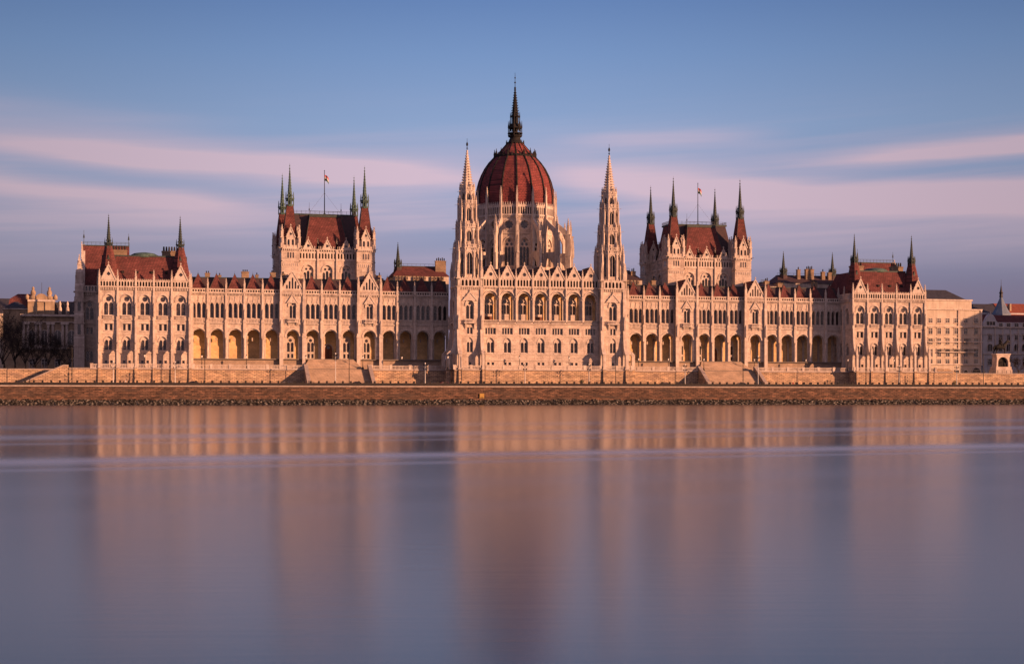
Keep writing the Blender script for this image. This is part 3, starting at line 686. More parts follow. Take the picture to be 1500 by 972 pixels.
# ---------------------------------------------------------------- central block
def centre():
    y = VC; b = MB('stone'); P = 5.28
    for i in range(-3, 4):
        c = i * P; h = P / 2
        holes = [arch(c, 4.3, 25.7, 32.2, 1.08, 10), rect(c - 1.65, c + 1.65, 21.3, 23.3), [(x + c, z + 15.7) for x, z in O_TWC],
                 rect(c - 1.1, c - .3, 11.95, 12.85), rect(c + .3, c + 1.1, 11.95, 12.85)]
        b.mat('stone').panel(rect(c - h + .003, c + h - .003, ZT - .2, 35.6), holes, y, y + .9)
        b.mat('trim').hood(c, 4.3, 32.2, 1.08, .3, y - .2, y + .01, 10); b.hood(c, 3.5, 32.1, 1.08, .35, y + .3, y + .8, 8); b.hood(c, 2.3, 18.7, 1.5, .16, y - .12, y + .01, 6)
        for sg in (-1, 1): b.fr(c + sg * 2.0, y + .3, 25.7, 32.2, .14, .14, 6)
        b.box(c - h, c + h, y - .35, y + .2, 24.5, 24.75); b.row(c - h + .3, c + h - .3, 14, y - .25, y - .1, 24.75, 25.5, .35); b.box(c - h, c + h, y - .35, y, 25.5, 25.7)
        b.box(c - h, c + h, y - .12, y + .01, 20.8, 21.0); b.box(c - h, c + h, y - .12, y + .01, 15.2, 15.4); b.box(c - h, c + h, y - .16, y + .01, 13.3, 13.5)
        b.box(c - 1.3, c + 1.3, y - .15, y + .01, 15.45, 15.62)
        # gable storey
        b.box(c - h, c + h, y - .35, y + .3, 35.6, 35.9); b.row(c - h, c + h, 11, y - .25, y + .01, 35.15, 35.6, .5)
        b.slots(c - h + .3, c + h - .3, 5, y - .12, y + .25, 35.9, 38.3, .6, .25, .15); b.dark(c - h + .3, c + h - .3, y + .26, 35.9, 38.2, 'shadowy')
        # loggia back wall
        bh = [[(x + c, z + 25.8) for x, z in O_LOG]]
        b.mat('plaster').panel(rect(c - h, c + h, 25.0, 35), bh, y + 3.4, y + 4.9); b.mat('dirty').hood(c, 3.2, 31.0, 1.15, .25, y + 3.25, y + 3.41)
        for sg in (-1, 1): b.box(c + sg * (h - .3), c + sg * h, y + 3.0, y + 3.41, 25.2, 33)
    b.mat('pavement').box(-18.5, 18.5, y + .2, y + 4.2, 24.5, 25.2); b.mat('dirty').box(-18.5, 18.5, y + .9, y + 4.2, 34.7, 35.4)
    b.mat('stone').box(-18.5, 18.5, y + .95, 14, ZT - .2, 24.4); b.box(-18.5, 18.5, y + 5, 14, 24.4, 38)
    o = MB_place('central_block', b, PARL, (0, VC, ZQ))
    for i in range(-3, 4):
        c = i * P
        place('loggia_window', W_LOG, o, (c, y + 3.4, 25.8)); place('window', W_SQ4, o, (c, y, 21.3)); place('window', W_TWC, o, (c, y, 15.7))
        place('basement_window', W_B1, o, (c - .7, y, 11.95)); place('basement_window', W_B1, o, (c + .7, y, 11.95))
    g = MB('trim'); g.gable(0, 4.7, 38.3, 42.5, -.2, .4, [foil(0, 39.6, .62, 6, 30)], .28); g.dark(-.8, .8, .2, 38.8, 40.4)
    g.mat('darkroof').add([(-2.3, .4, 38.3), (2.3, .4, 38.3), (0, .4, 42.4), (-2.3, 9, 38.3), (2.3, 9, 38.3), (0, 9, 42.4)], [(0, 1, 2), (0, 2, 5, 3), (1, 4, 5, 2), (3, 5, 4)])
    gm = g.mesh('gable')
    for i in range(-3, 4): place('gable', gm, o, (i * P, y, 0))
    s_ = MB('trim'); s_.fr(0, -.15, 25.7, 32.0, .26, .24); s_.fr(0, -.15, 32, 32.6, .26, .42); s_.box(-.28, .28, -.45, 0, 32.6, 37.5); s_.box(-.2, .2, -.6, -.4, 33, 34.6); s_.sq(0, -.5, 34.6, 35.6, .22, .03)
    s_.pinn(0, -.2, 37.5, 41.4, .26); s_.fr(0, -.15, 25.2, 25.75, .4, .34); sm = s_.mesh('column')
    for i in range(-3, 3): place('column', sm, o, ((i + .5) * P, y, 0))
    d = MB('wood'); d.box(-1.2, 1.2, -.1, .12, 0, 1.7); d.mat('trim').box(-1.3, -1.2, -.14, .12, 0, 1.8)
    dm = d.mesh('door')
    for c in (-3, 0): place('door', dm, o, (c * P, y + 3.3, 25.25))
    rf = MB('darkroof'); rf.hip(-18.4, 18.4, y + 1, 16, 38, -18.4, 18.4, y + 7, 12, 41.8); place('roof', rf, o, (0, 0, 0))
    return o
tag(centre(), 'central block with seven gabled loggia bays')

# ---------------------------------------------------------------- twin spired towers
def spire_tower(s):
    tx = s * 22.6; ty = VT + 4.0; b = MB('stone'); W = 4.0
    # shaft: four faces
    for k in range(4):
        b.T = Matrix.Translation((tx, ty, 0)) @ Matrix.Rotation(R(90 * k), 4, 'Z')
        holes = [[(x, z + 25.7) for x, z in O_TOW], rect(-.85, .85, 21.3, 23.3), [(x * .85, z + 15.7) for x, z in O_TWC], rect(-.4, .4, 11.95, 12.85)]
        b.mat('stone').panel(rect(-W, W, ZT - .2, 35.4), holes, -W, -W + .7)
        b.mat('trim').hood(0, 2.5, 30.1, 1.25, .3, -W - .25, -W + .01); b.gable(0, 4.6, 31.4, 34.0, -W - .3, -W + .02, [], .25, True, .8)
        b.box(-1.9, 1.9, -W - 1.0, -W, 24.5, 24.85); b.row(-1.8, 1.8, 10, -W - .95, -W - .8, 24.85, 25.5, .4); b.box(-1.9, 1.9, -W - 1.0, -W - .7, 25.5, 25.7)
        for sg in (-1, 1): b.prof([(-W - .8, 24.5), (-W, 24.5), (-W, 22.6)], sg * 1.4 - .18, sg * 1.4 + .18)
        for z in (20.8, 15.2): b.box(-W, W, -W - .12, -W + .01, z, z + .2)
        b.row(-W, W, 13, -W - .3, -W + .01, 34.7, 35.4, .5); b.box(-W - .2, W + .2, -W - .55, -W + .6, 35.4, 35.7)
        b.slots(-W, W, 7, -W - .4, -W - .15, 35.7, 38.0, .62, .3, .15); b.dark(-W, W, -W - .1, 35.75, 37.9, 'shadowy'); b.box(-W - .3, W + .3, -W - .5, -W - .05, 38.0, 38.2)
        b.row(-W, W, 12, -W - .35, -W - .2, 38.2, 38.6, .35)
    b.T = None
    b.mat('stone').box(tx - W + .75, tx + W - .75, ty - W + .75, ty + W - .75, ZT, 35.4)
    o = MB_place('spire_tower', b, PARL, (tx, ty, ZQ))
    for k in range(4):
        if k == (1 if s < 0 else 3): pass
        M4 = Matrix.Rotation(R(90 * k), 4, 'Z'); off = M4 @ Vector((0, -W, 0))
        for wm, z, scx in ((W_TOW, 25.7, 1), (W_SQ2N, 21.3, 1), (W_TWC, 15.7, .85), (W_B1, 11.95, 1)):
            if k == 2: continue
            place('window', wm, o, (tx + off.x, ty + off.y, z), R(90 * k), sc_=(scx, 1, 1))
    # corner buttresses with flared, arched feet
    cb = MB('trim')
    cb.box(-.5, .5, -.6, .3, 22, 31.5); cb.prof([(-.6, 31.5), (-.4, 32.5), (.3, 32.5), (.3, 31.5)], -.5, .5); cb.box(-.42, .42, -.4, .3, 32.5, 38.0)
    cb.box(-.26, .26, -1.05, -.65, 22.8, 25.3); cb.sq(0, -.85, 25.3, 27.2, .32, .03)
    cb.prof([(.3, ZT), (.3, 22), (-.75, 22), (-.85, 20), (-1.25, 17.6), (-1.9, 16.3), (-2.6, 15.6), (-2.6, 14.8), (-2.1, 14.8), (-1.9, 15.2), (-1.4, 15.5), (-.9, 15.2), (-.55, 14.6), (-.45, 13.8), (-.45, ZT)], -.5, .5)
    cb.box(-.5, .5, -3.1, -2.1, ZT - .1, 15.2); cb.mat('ashlar').prof([(-2.1, ZQ - .1), (-2.1, ZT - .1), (-3.15, ZT - .1), (-3.3, 7.5), (-3.7, ZQ - .1)], -.5, .5); cb.mat('trim'); cb.box(-.7, .7, -3.35, -2.0, ZT - .1, ZT + .25); cb.prof([(-3.2, 15.2), (-2.1, 16.3), (-2.1, 15.2)], -.6, .6)
    cb.pinn(0, -.1, 38.0, 43.6, .42); cm = cb.mesh('buttress')
    for k in range(4):
        for sg in (-1, 1):
            v = Matrix.Rotation(R(90 * k), 4, 'Z') @ Vector((sg * (W - .4), -W, 0))
            if (s < 0 and k == 1) or (s > 0 and k == 3) or k == 2:
                continue
            place('buttress', cm, o, (tx + v.x, ty + v.y, 0), R(90 * k))
    # diminishing open tiers
    def tier(z0, z1, r, wz0, wh, gal=True, npin=8, pr=None):
        t = MB('stone'); ap = r * math.cos(math.pi / 8); half = r * math.sin(math.pi / 8)
        for k in range(8):
            t.T = Matrix.Rotation(R(45 * k), 4, 'Z')
            w = half * 1.15
            t.mat('stone').panel(rect(-half, half, z0, z1), [arch(0, w, wz0, wz0 + wh - w * .7, 1.5, 5)], -ap, -ap + .35)
            t.mat('trim').hood(0, w, wz0 + wh - w * .7, 1.5, .13, -ap - .12, -ap + .01, 5); t.gable(0, half * 1.7, wz0 + wh + .2, wz0 + wh + .2 + half * 1.9, -ap - .16, -ap + .01, [], .12, False, .5)
            t.box(-.05, .05, -ap + .15, -ap + .25, wz0, wz0 + wh)
            t.box(-half - .1, half + .1, -ap - .35, -ap + .02, z1 - .25, z1); t.row(-half, half, 4, -ap - .3, -ap - .15, z1, z1 + .7, .4); t.box(-half - .1, half + .1, -ap - .35, -ap - .1, z1 + .7, z1 + .85)
            x, y_ = (r + .12) * math.sin(math.pi / 8), -(r + .12) * math.cos(math.pi / 8)
            t.sq(x, y_, z0, z1, .26, .22); t.pinn(x, y_, z1 - .2, z1 + 2.6, .22)
            t.tube((x, y_, z1 - .35), (x * 1.42, y_ * 1.42, z1 - .25), .09, .05, 4)   # gargoyle
        t.T = None; t.mat('glass').fr(0, 0, z0, z1, r * .72, r * .72)
        return t
    for nm, t in (('lantern_tier', tier(38.2, 47.6, 3.7, 39.4, 6.6)), ('lantern_tier', tier(47.6, 53.8, 3.2, 49.4, 3.2)), ('lantern_tier', tier(53.8, 61.0, 2.6, 55.6, 3.9)), ('lantern_tier', tier(61.0, 65.0, 2.05, 61.8, 2.2))):
        place(nm, t, o, (tx, ty, 0))
    # four square-set outriggers with flyers round the lowest tiers
    f = MB('trim')
    for k in range(1):
        f.box(-.4, .4, -5.2, -4.5, 35.6, 43.5); f.pinn(0, -4.85, 43.5, 49.5, .38)
        f.prof([(-4.5, 41.6), (-4.5, 42.5), (-3.2, 46.6), (-3.2, 45.6)], -.22, .22)
        f.box(-.3, .3, -4.1, -3.4, 47.5, 50.5); f.pinn(0, -3.75, 50.5, 55.6, .3); f.prof([(-3.4, 49.2), (-3.4, 50), (-2.6, 52.6), (-2.6, 51.8)], -.15, .15)
        f.box(-.22, .22, -3.4, -2.9, 53.8, 57.5); f.pinn(0, -3.15, 57.5, 62.2, .25)
    fo = f.mesh('flying_buttress')
    for k in range(4): place('flying_buttress', fo, o, (tx, ty, 0), R(45 + 90 * k))
    c = MB('trim'); c.fr(0, 0, 65.0, 77.2, 1.75, .16)
    for j in range(1, 15):
        t = j / 15; z = 65 + 12.2 * t; r = 1.75 * (1 - t) + .16 * t; e = .25 * (1 - t * .5)
        for i in range(8):
            a = math.pi / 8 + math.pi / 4 * i; x, y_ = r * math.sin(a) * 1.06, -r * math.cos(a) * 1.06
            c.box(x - e, x + e, y_ - e, y_ + e, z - e * .6, z + e)
    c.fr(0, 0, 76.9, 77.3, .3, .3); c.mat('bronze').tube((0, 0, 77.2), (0, 0, 81.0), .1, .04, 6); c.fr(0, 0, 78.6, 79.2, .2, .34); c.fr(0, 0, 79.2, 79.8, .34, .12); c.fr(0, 0, 77.8, 78.1, .26, .2)
    place('stone_spire', c, o, (tx, ty, 0))
    return o
tag(spire_tower(-1), 'left of the twin spired towers'); tag(spire_tower(1), 'right of the twin spired towers')

# ---------------------------------------------------------------- dome
def dome():
    D = Vector((0, 31, 0)); Rv = 13.0; ap = Rv * math.cos(math.pi / 16); hf = Rv * math.sin(math.pi / 16)
    b = MB('stone')
    for k in range(16):
        b.T = Matrix.Translation(D) @ Matrix.Rotation(R(22.5 * k), 4, 'Z')
        b.mat('stone').panel(rect(-hf, hf, 34, 60.2), [[(x * .93, z + 44.0) for x, z in O_DOM], circ(0, 57.2, 1.42, 20)], -ap, -ap + .9)
        b.mat('trim').hood(0, 3.3, 50.9, 1.35, .3, -ap - .2, -ap + .01)
        b.panel(circ(0, 57.2, 1.8, 24), [circ(0, 57.2, 1.44, 24)], -ap - .12, -ap + .01)
        b.box(-hf, hf, -ap - .2, -ap + .01, 54.3, 54.55); b.row(-hf, hf, 8, -ap - .3, -ap + .01, 59.5, 60.1, .5); b.box(-hf, hf, -ap - .45, -ap + .3, 60.1, 60.4)
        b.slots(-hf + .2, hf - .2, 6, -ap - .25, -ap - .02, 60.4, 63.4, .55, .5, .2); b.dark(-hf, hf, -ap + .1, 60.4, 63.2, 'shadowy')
        b.box(-hf, hf, -ap - .35, -ap, 63.4, 63.6)
        for j in range(6): x = -hf + .2 + (j + .5) * (2 * hf - .4) / 6; b.sq(x, -ap - .15, 63.6, 64.6, .2, .04)
    b.T = Matrix.Translation(D); b.mat('stone').fr(0, 0, 34, 63.5, ap - .6, ap - .6, 16); b.T = None
    o = MB_place('dome_drum', b, PARL, (0, 31, ZQ))
    for k in range(16):
        v = Matrix.Rotation(R(22.5 * k), 4, 'Z') @ Vector((0, -ap, 0))
        if k in (6, 7, 8, 9, 10): continue
        place('window', W_DOM, o, (v.x, 31 + v.y, 44), R(22.5 * k), sc_=(.93, 1, 1)); place('rose_window', W_RSE, o, (v.x, 31 + v.y, 57.2), R(22.5 * k))
    # radial buttress: inner shaft, flyer, outer pier
    f = MB('trim')
    f.box(-.4, .4, -13.9, -12.6, 44, 60.6); f.box(-.3, .3, -13.7, -13.0, 60.6, 64.4); f.pinn(0, -13.35, 64.4, 69.6, .3)
    f.mat('stone').prof([(-13.9, 58.4), (-17.9, 54.6), (-17.9, 34), (-13.9, 34), (-13.9, 36), (-14.5, 36), (-14.5, 44), (-15.3, 45.8), (-16.6, 45.8), (-17.3, 44), (-17.3, 36), (-17.35, 36), (-17.35, 47.2), (-13.9, 47.2), (-13.9, 48.4), (-16.9, 48.4), (-16.9, 52.6), (-15, 54), (-13.9, 55.5)], -.35, .35) if 0 else None
    f.mat('trim').prof([(-13.9, 59.2), (-13.9, 57.6), (-16.2, 55.0), (-17.3, 52.6), (-18.2, 52.6), (-18.2, 55.4)], -.32, .32)
    f.prof([(-13.9, 48.6), (-13.9, 46.8), (-15.0, 46.4), (-16.8, 44.6), (-17.3, 42.8), (-17.3, 41), (-18, 41), (-18, 48.6)], -.28, .28)
    f.box(-.42, .42, -19.0, -17.3, 34, 54.6); f.box(-.52, .52, -19.15, -17.2, 47.6, 48.0); f.box(-.52, .52, -19.15, -17.2, 54.4, 54.7)
    f.pinn(0, -18.2, 54.7, 60.0, .36); f.pinn(0, -19.1, 47.8, 53.4, .25)
    fm = f.mesh('flying_buttress')
    for k in range(16): place('flying_buttress', fm, o, (0, 31, 0), R(22.5 * k + 11.25))
    # low ring chapel joining the outer piers
    lo = MB('stone'); lo.lathe([(17.4, 30), (17.4, 41.4), (17.6, 41.6), (17.6, 42.0), (13, 43.0)], 16, 0, 31, math.pi / 16, False)
    place('ambulatory', lo, o, (0, 0, 0))
    # cap
    d = MB('domeroof'); prof = [(12.75, 63.8), (12.75, 65.5), (12.7, 67.5), (12.35, 69.8), (11.75, 72.2), (10.9, 74.4), (9.75, 76.6), (8.4, 78.5), (6.7, 80.3)]
    d.lathe(prof, 16, 0, 31, math.pi / 16, False)
    place('dome_cap', d, o, (0, 0, 0))
    rb = MB('bronze')
    for k in range(16):
        a = R(22.5 * k + 11.25); ca, sa = math.sin(a), -math.cos(a)
        for j in range(len(prof) - 1):
            r0, z0 = prof[j]; r1, z1 = prof[j + 1]; rb.tube((r0 * ca, 31 + r0 * sa, z0), (r1 * ca, 31 + r1 * sa, z1), .3, .3, 6)
        rb.pinn(6.7 * ca, 31 + 6.7 * sa, 80.2, 82.9, .26, False)
        a = R(22.5 * k); rb.sq(6.75 * math.sin(a), 31 - 6.75 * math.cos(a), 80.2, 81.6, .3, .05)
        for rr_, zz in ((12.5, 69.2), (9.9, 76.3)):
            pass
    rb.lathe([(7.0, 79.9), (7.1, 80.4), (6.6, 80.7)], 16, 0, 31, math.pi / 16, False)
    place('rib_ring', rb, o, (0, 0, 0))
    u = MB('domeroof'); u.lathe([(6.5, 80.4), (5.3, 81.9), (4.1, 83.2), (3.1, 84.3), (2.5, 85.0)], 16, 0, 31, math.pi / 16, False)
    u.mat('bronze')
    for k in range(16):
        a = R(22.5 * k + 11.25); ca, sa = math.sin(a), -math.cos(a)
        u.tube((6.5 * ca, 31 + 6.5 * sa, 80.5), (2.5 * ca, 31 + 2.5 * sa, 85.1), .16, .12, 5)
        u.sq(2.9 * ca, 31 + 2.9 * sa, 84.3, 86.0, .16, .03)
    u.lathe([(2.9, 84.7), (3.0, 85.1), (2.2, 85.4), (1.7, 86.6), (1.9, 87.2)], 16, 0, 31)
    place('upper_cap', u, o, (0, 0, 0))
    l = MB('bronze')
    l.fr(0, 31, 87.0, 87.5, 2.2, 2.4); l.fr(0, 31, 87.5, 90.4, .95, .9)
    for k in range(8):
        a = R(45 * k + 22.5); x, y_ = 2.2 * math.sin(a), 31 - 2.2 * math.cos(a); l.sq(x, y_, 87.4, 90.0, .13, .11); l.sq(x, y_, 90.0, 92.3, .2, .03)
        x, y_ = 1.55 * math.sin(a), 31 - 1.55 * math.cos(a); l.sq(x, y_, 89, 93.4, .1, .08); l.sq(x, y_, 93.4, 95.2, .14, .02)
    l.fr(0, 31, 88.1, 88.3, 2.5, 2.5); l.fr(0, 31, 89.8, 90.1, 2.3, 2.3); l.fr(0, 31, 90.1, 91.4, 1.9, 1.2); l.fr(0, 31, 91.4, 93.8, .95, .95); l.fr(0, 31, 93.6, 93.9, 1.4, 1.4)
    l.fr(0, 31, 93.9, 103.0, 1.1, .14)
    for j in range(1, 11):
        t = j / 11; z = 93.9 + 9.1 * t; r = 1.1 * (1 - t) + .16
        for i in range(8):
            a = R(45 * i + 22.5); l.sq(r * math.sin(a) * 1.08, 31 - r * math.cos(a) * 1.08, z, z + .3, .13 * (1 - .5 * t), .05)
    l.fr(0, 31, 102.6, 103.3, .3, .3); l.tube((0, 31, 103), (0, 31, 108.0), .11, .05, 6); l.fr(0, 31, 104.6, 105, .26, .26); l.fr(0, 31, 106.2, 106.6, .3, .1)
    place('lantern_spire', l, o, (0, 0, 0))
    return o
tag(dome(), 'sixteen sided domed drum over the centre')

# ---------------------------------------------------------------- assembly halls
def assembly(s):
    cx = s * 62.6; y0, y1 = 21.0, 44.0; hx = 11.65; b = MB('stone')
    # walls: front and back between turret centres, sides
    def face(T, length, n):
        b.T = T; w = (length - 5.6) / n
        for i in range(n):
            c = -(length - 5.6) / 2 + w * (i + .5); h = w / 2
            b.mat('stone').panel(rect(c - h + .003, c + h - .003, 33, 45.0), [[(x + c, z + 36.9) for x, z in O_ASS]], 0, .9)
            b.mat('trim').hood(c, 3.2, 41.5, 1.1, .28, -.2, .01, 8); b.box(c - h, c + h, -.2, .01, 44.6, 45.0)
            b.slots(c - h + .12, c + h - .12, 6, -.12, .25, 45.0, 47.4, .5, .4, .25, 1.2); b.dark(c - h, c + h, .3, 45, 47.2, 'shadowy')
            b.row(c - h, c + h, 8, -.25, .3, 47.4, 47.9, .5); b.box(c - h, c + h, -.35, .5, 47.9, 48.15)
            b.gable(c, 3.3, 48.15, 51.2, -.1, .4, [foil(c, 49.2, .5, 3, 24)], .22); b.dark(c - .6, c + .6, .2, 48.6, 49.8)
            b.row(c - h, c - 1.7, 2, -.1, .1, 48.15, 49.1, .4); b.row(c + 1.7, c + h, 2, -.1, .1, 48.15, 49.1, .4)
            b.box(c - h - .25, c - h + .25, -.45, .02, 33, 47.9); b.pinn(c - h, -.15, 48.15, 51.8, .24); b.pinn(c + h, -.15, 48.15, 51.8, .24)
        b.T = None
    fr_ = y0 + .3
    face(Matrix.Translation((cx, fr_, 0)), 2 * hx, 3)
    face(Matrix.Translation((cx - hx - .6, (y0 + y1) / 2, 0)) @ Matrix.Rotation(R(-90), 4, 'Z'), y1 - y0, 3)
    face(Matrix.Translation((cx + hx + .6, (y0 + y1) / 2, 0)) @ Matrix.Rotation(R(90), 4, 'Z'), y1 - y0, 3)
    face(Matrix.Translation((cx, y1 - .3, 0)) @ Matrix.Rotation(R(180), 4, 'Z'), 2 * hx, 3)
    b.mat('stone').box(cx - hx + .5, cx + hx - .5, y0 + 1.3, y1 - 1.3, 26, 48)
    o = MB_place('assembly_hall', b, PARL, (cx, (y0 + y1) / 2, ZQ))
    w = (2 * hx - 5.6) / 3; wd = (y1 - y0 - 5.6) / 3
    for i in (-1, 0, 1):
        place('window', W_ASS, o, (cx + i * w, fr_, 36.9))
        place('window', W_ASS, o, (cx - hx - .6, (y0 + y1) / 2 + i * wd, 36.9), R(-90)); place('window', W_ASS, o, (cx + hx + .6, (y0 + y1) / 2 + i * wd, 36.9), R(90))
    # corner turret
    t = MB('stone'); W = 2.85
    t.box(-W, W, -W, W, 30, 49.0)
    for k in range(4):
        t.T = Matrix.Rotation(R(90 * k), 4, 'Z')
        t.mat('trim'); t.box(-W - .15, W + .15, -W - .15, -W + .3, 44.0, 44.2); t.box(-W - .2, W + .2, -W - .2, -W + .3, 47.8, 48.1)
        for dx in (-.8, 0, .8): t.mat('glass').panel(arch(dx, .42, 45.0, 46.5, 1.3, 4), [], -W - .01, -W + .02)
        t.mat('trim').row(-W + .3, W - .3, 8, -W - .12, -W + .01, 42.6, 43.4, .45); t.row(-W, W, 9, -W - .3, -W, 47.3, 47.8, .5)
        t.slots(-1.3, 1.3, 2, -W - .1, -W + .4, 48.1, 51.4, .5, .6, .4, 1.4); t.dark(-1.2, 1.2, -W + .3, 48.3, 51)
        t.gable(0, 2.9, 51.4, 54.6, -W - .15, -W + .4, [foil(0, 52.4, .42, 3, 20)], .2); t.dark(-.5, .5, -W + .2, 51.9, 53)
        t.mat('trim')
        x = W - .25; t.box(x - .45, x + .45, -W - .2, -W + .7, 48.1, 49.6); t.fr(x, -W + .25, 49.6, 51.4, .5, .5, 8); t.box(x - .55, x + .55, -W - .3, -W + .8, 51.2, 51.5); t.pinn(x, -W + .25, 51.5, 55.4, .38)
        t.tube((x, -W, 48), (x + .9, -W - .9, 48.2), .12, .06, 4)
    t.T = None; t.mat('stone').box(-2.2, 2.2, -2.2, 2.2, 49, 51.5)
    tm = t.mesh('turret')
    r = MB('redroof'); r.sq(0, 0, 51.0, 54.2, 2.35, 1.85); r.sq(0, 0, 54.2, 61.6, 1.85, .95); r.mat('darkcopper')
    for sx in (-1, 1):
        for sy in (-1, 1): r.tube((sx * 1.85, sy * 1.85, 54.2), (sx * .95, sy * .95, 61.6), .06, .06, 4)
    rm = r.mesh('turret_roof')
    for sx in (-1, 1):
        for yy in (y0, y1):
            place('turret', tm, o, (cx + sx * hx, yy + (0 if yy == y0 else -.0), 0)); place('turret_roof', rm, o, (cx + sx * hx, yy, 0))
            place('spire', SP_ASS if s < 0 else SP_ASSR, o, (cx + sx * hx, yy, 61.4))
    # roofs
    m_ = MB('darkroof'); m_.hip(cx - 10.6, cx + 10.6, y0 + 2, y1 - 1.5, 47, cx - 9.6, cx + 9.6, y0 + 8, y1 - 7, 59.6); m_.mat('redroof')
    m_.hip(cx - 11.5, cx + 11.5, y0 + 7, y1 - 6, 47, cx - 10.0, cx + 10.0, y0 + 9, y1 - 8, 59.4)
    m_.mat('darkcopper').box(cx - 10.1, cx + 10.1, y0 + 7.9, y1 - 6.9, 59.5, 60.0)
    place('main_roof', m_, o, (0, 0, 0))
    m_ = MB('redroof'); m_.hip(cx - 7.0, cx + 7.0, y0 + 1.2, y0 + 12, 47.9, cx - 4.9, cx + 4.9, y0 + 5.2, y0 + 12, 58.8); m_.mat('darkcopper').box(cx - 5.0, cx + 5.0, y0 + 5.0, y0 + 8, 58.7, 59.5)
    for sg in (-1, 1): m_.tube((cx + sg * 7.0, y0 + 1.2, 47.9), (cx + sg * 4.9, y0 + 5.2, 58.8), .09, .09, 5)
    place('front_roof', m_, o, (0, 0, 0))
    rl = MB('iron'); z = 60.0
    pts = [(cx - 10, y0 + 8.2), (cx + 10, y0 + 8.2), (cx + 10, y1 - 7), (cx - 10, y1 - 7)]
    for i in range(4):
        a, c = pts[i], pts[(i + 1) % 4]
        for zz in (.45, .9): rl.tube((a[0], a[1], z + zz), (c[0], c[1], z + zz), .045, .045, 4)
        for j in range(14): q = j / 14; x, y_ = a[0] + (c[0] - a[0]) * q, a[1] + (c[1] - a[1]) * q; rl.tube((x, y_, z), (x, y_, z + 1.0), .05, .05, 4)
    for sg in (-1, 1): rl.tube((cx + sg * 5, y0 + 5.4, 59.5), (cx + sg * 5, y0 + 5.4, 63.2), .07, .03, 5); rl.fr(cx + sg * 5, y0 + 5.4, 60.8, 61.4, .2, .1, 6)
    rl.tube((cx - 5, y0 + 5.4, 60.5), (cx + 5, y0 + 5.4, 60.5), .05, .05, 4)
    place('roof_railing', rl, o, (0, 0, 0))
    return o
tag(assembly(-1), 'left assembly hall with four green copper spires'); tag(assembly(1), 'right assembly hall with four dark spires')

# ---------------------------------------------------------------- lesser roofs seen over the wings
def back_roof(x0, x1, y, zb, zt, inset, spires, chims, mat='redroof', dormers=True, zbase=33):
    b = MB('dirty'); b.box(x0, x1, y, y + 12, zbase, zb)
    b.mat(mat).hip(x0 - .3, x1 + .3, y - .3, y + 12.3, zb, x0 + inset, x1 - inset, y + 5, y + 7, zt); b.mat('darkcopper').box(x0 + inset, x1 - inset, y + 4.9, y + 7.1, zt - .05, zt + .2)
    for k in range(10): xx = x0 + inset + (x1 - x0 - 2 * inset) * k / 9; b.tube((xx, y + 5.5, zt), (xx, y + 5.5, zt + .9), .04, .04, 4)
    b.tube((x0 + inset, y + 5.5, zt + .9), (x1 - inset, y + 5.5, zt + .9), .06, .06, 4)
    o = MB_place('rear_roof', b, PARL, ((x0 + x1) / 2, y, ZQ))
    if dormers:
        n = int((x1 - x0) / 1.15)
        d = MB('oldstone'); d.box(-.3, .3, -.5, .4, -.2, 1.0); d.mat('glass').box(-.18, .18, -.52, -.49, 0, .75); dm = d.mesh('dormer')
        for i in range(n):
            if i % 5 != 4: place('dormer', dm, o, (x0 + .7 + i * 1.15, y - .2, zb - 1.1))
    for (sx, sz) in spires:
        tb = MB('darkroof'); tb.fr(sx, y + 4, sz - 5, sz, 2.2, 1.2); place('turret_roof', tb, o, (0, 0, 0)); place('spire', SP_SM, o, (sx, y + 4, sz))
    for (c, w, h) in chims:
        ch = MB('rear_brick'); ch.box(-w / 2, w / 2, -.6, .6, zb - 1, h - .8); ch.box(-w / 2 - .12, w / 2 + .12, -.72, .72, h - 1.0, h - .8); n = max(1, int(w / .62)); ch.mat('kerbstone')
        for i in range(n): ch.fr((i - (n - 1) / 2) * .6, 0, h - .8, h + .1 + .2 * (i % 2), .22, .16, 8)
        place('chimney', ch, o, (c, y + 3, 0))
    return o
back_roof(-41.2, -23.5, 24, 40.6, 44.0, 2.6, [(-39.2, 43.6)], [(-25.6, 3.4, 46.6)])
back_roof(24, 41.2, 24, 40.6, 44.0, 2.6, [], [(39, 1.6, 44.5)], 'darkroof')
back_roof(-49.5, -44.2, 26, 39.5, 41.2, 1.5, [], [(-47.6, 2.4, 43.2), (-45, 1, 41.8)], 'darkroof', False)
back_roof(90, 112, 26, 40.8, 43.6, 2, [(93.6, 43.8), (111.6, 43.8)], [(98.6, 1.1, 46.4), (102.6, 3.0, 46.6), (107.6, 1.2, 45.8), (110, 1.2, 45.6)], 'darkroof', False)
back_roof(84.5, 89.5, 26, 39.6, 41.2, 1.5, [], [(87, 1.6, 42.3)], 'darkroof', False)

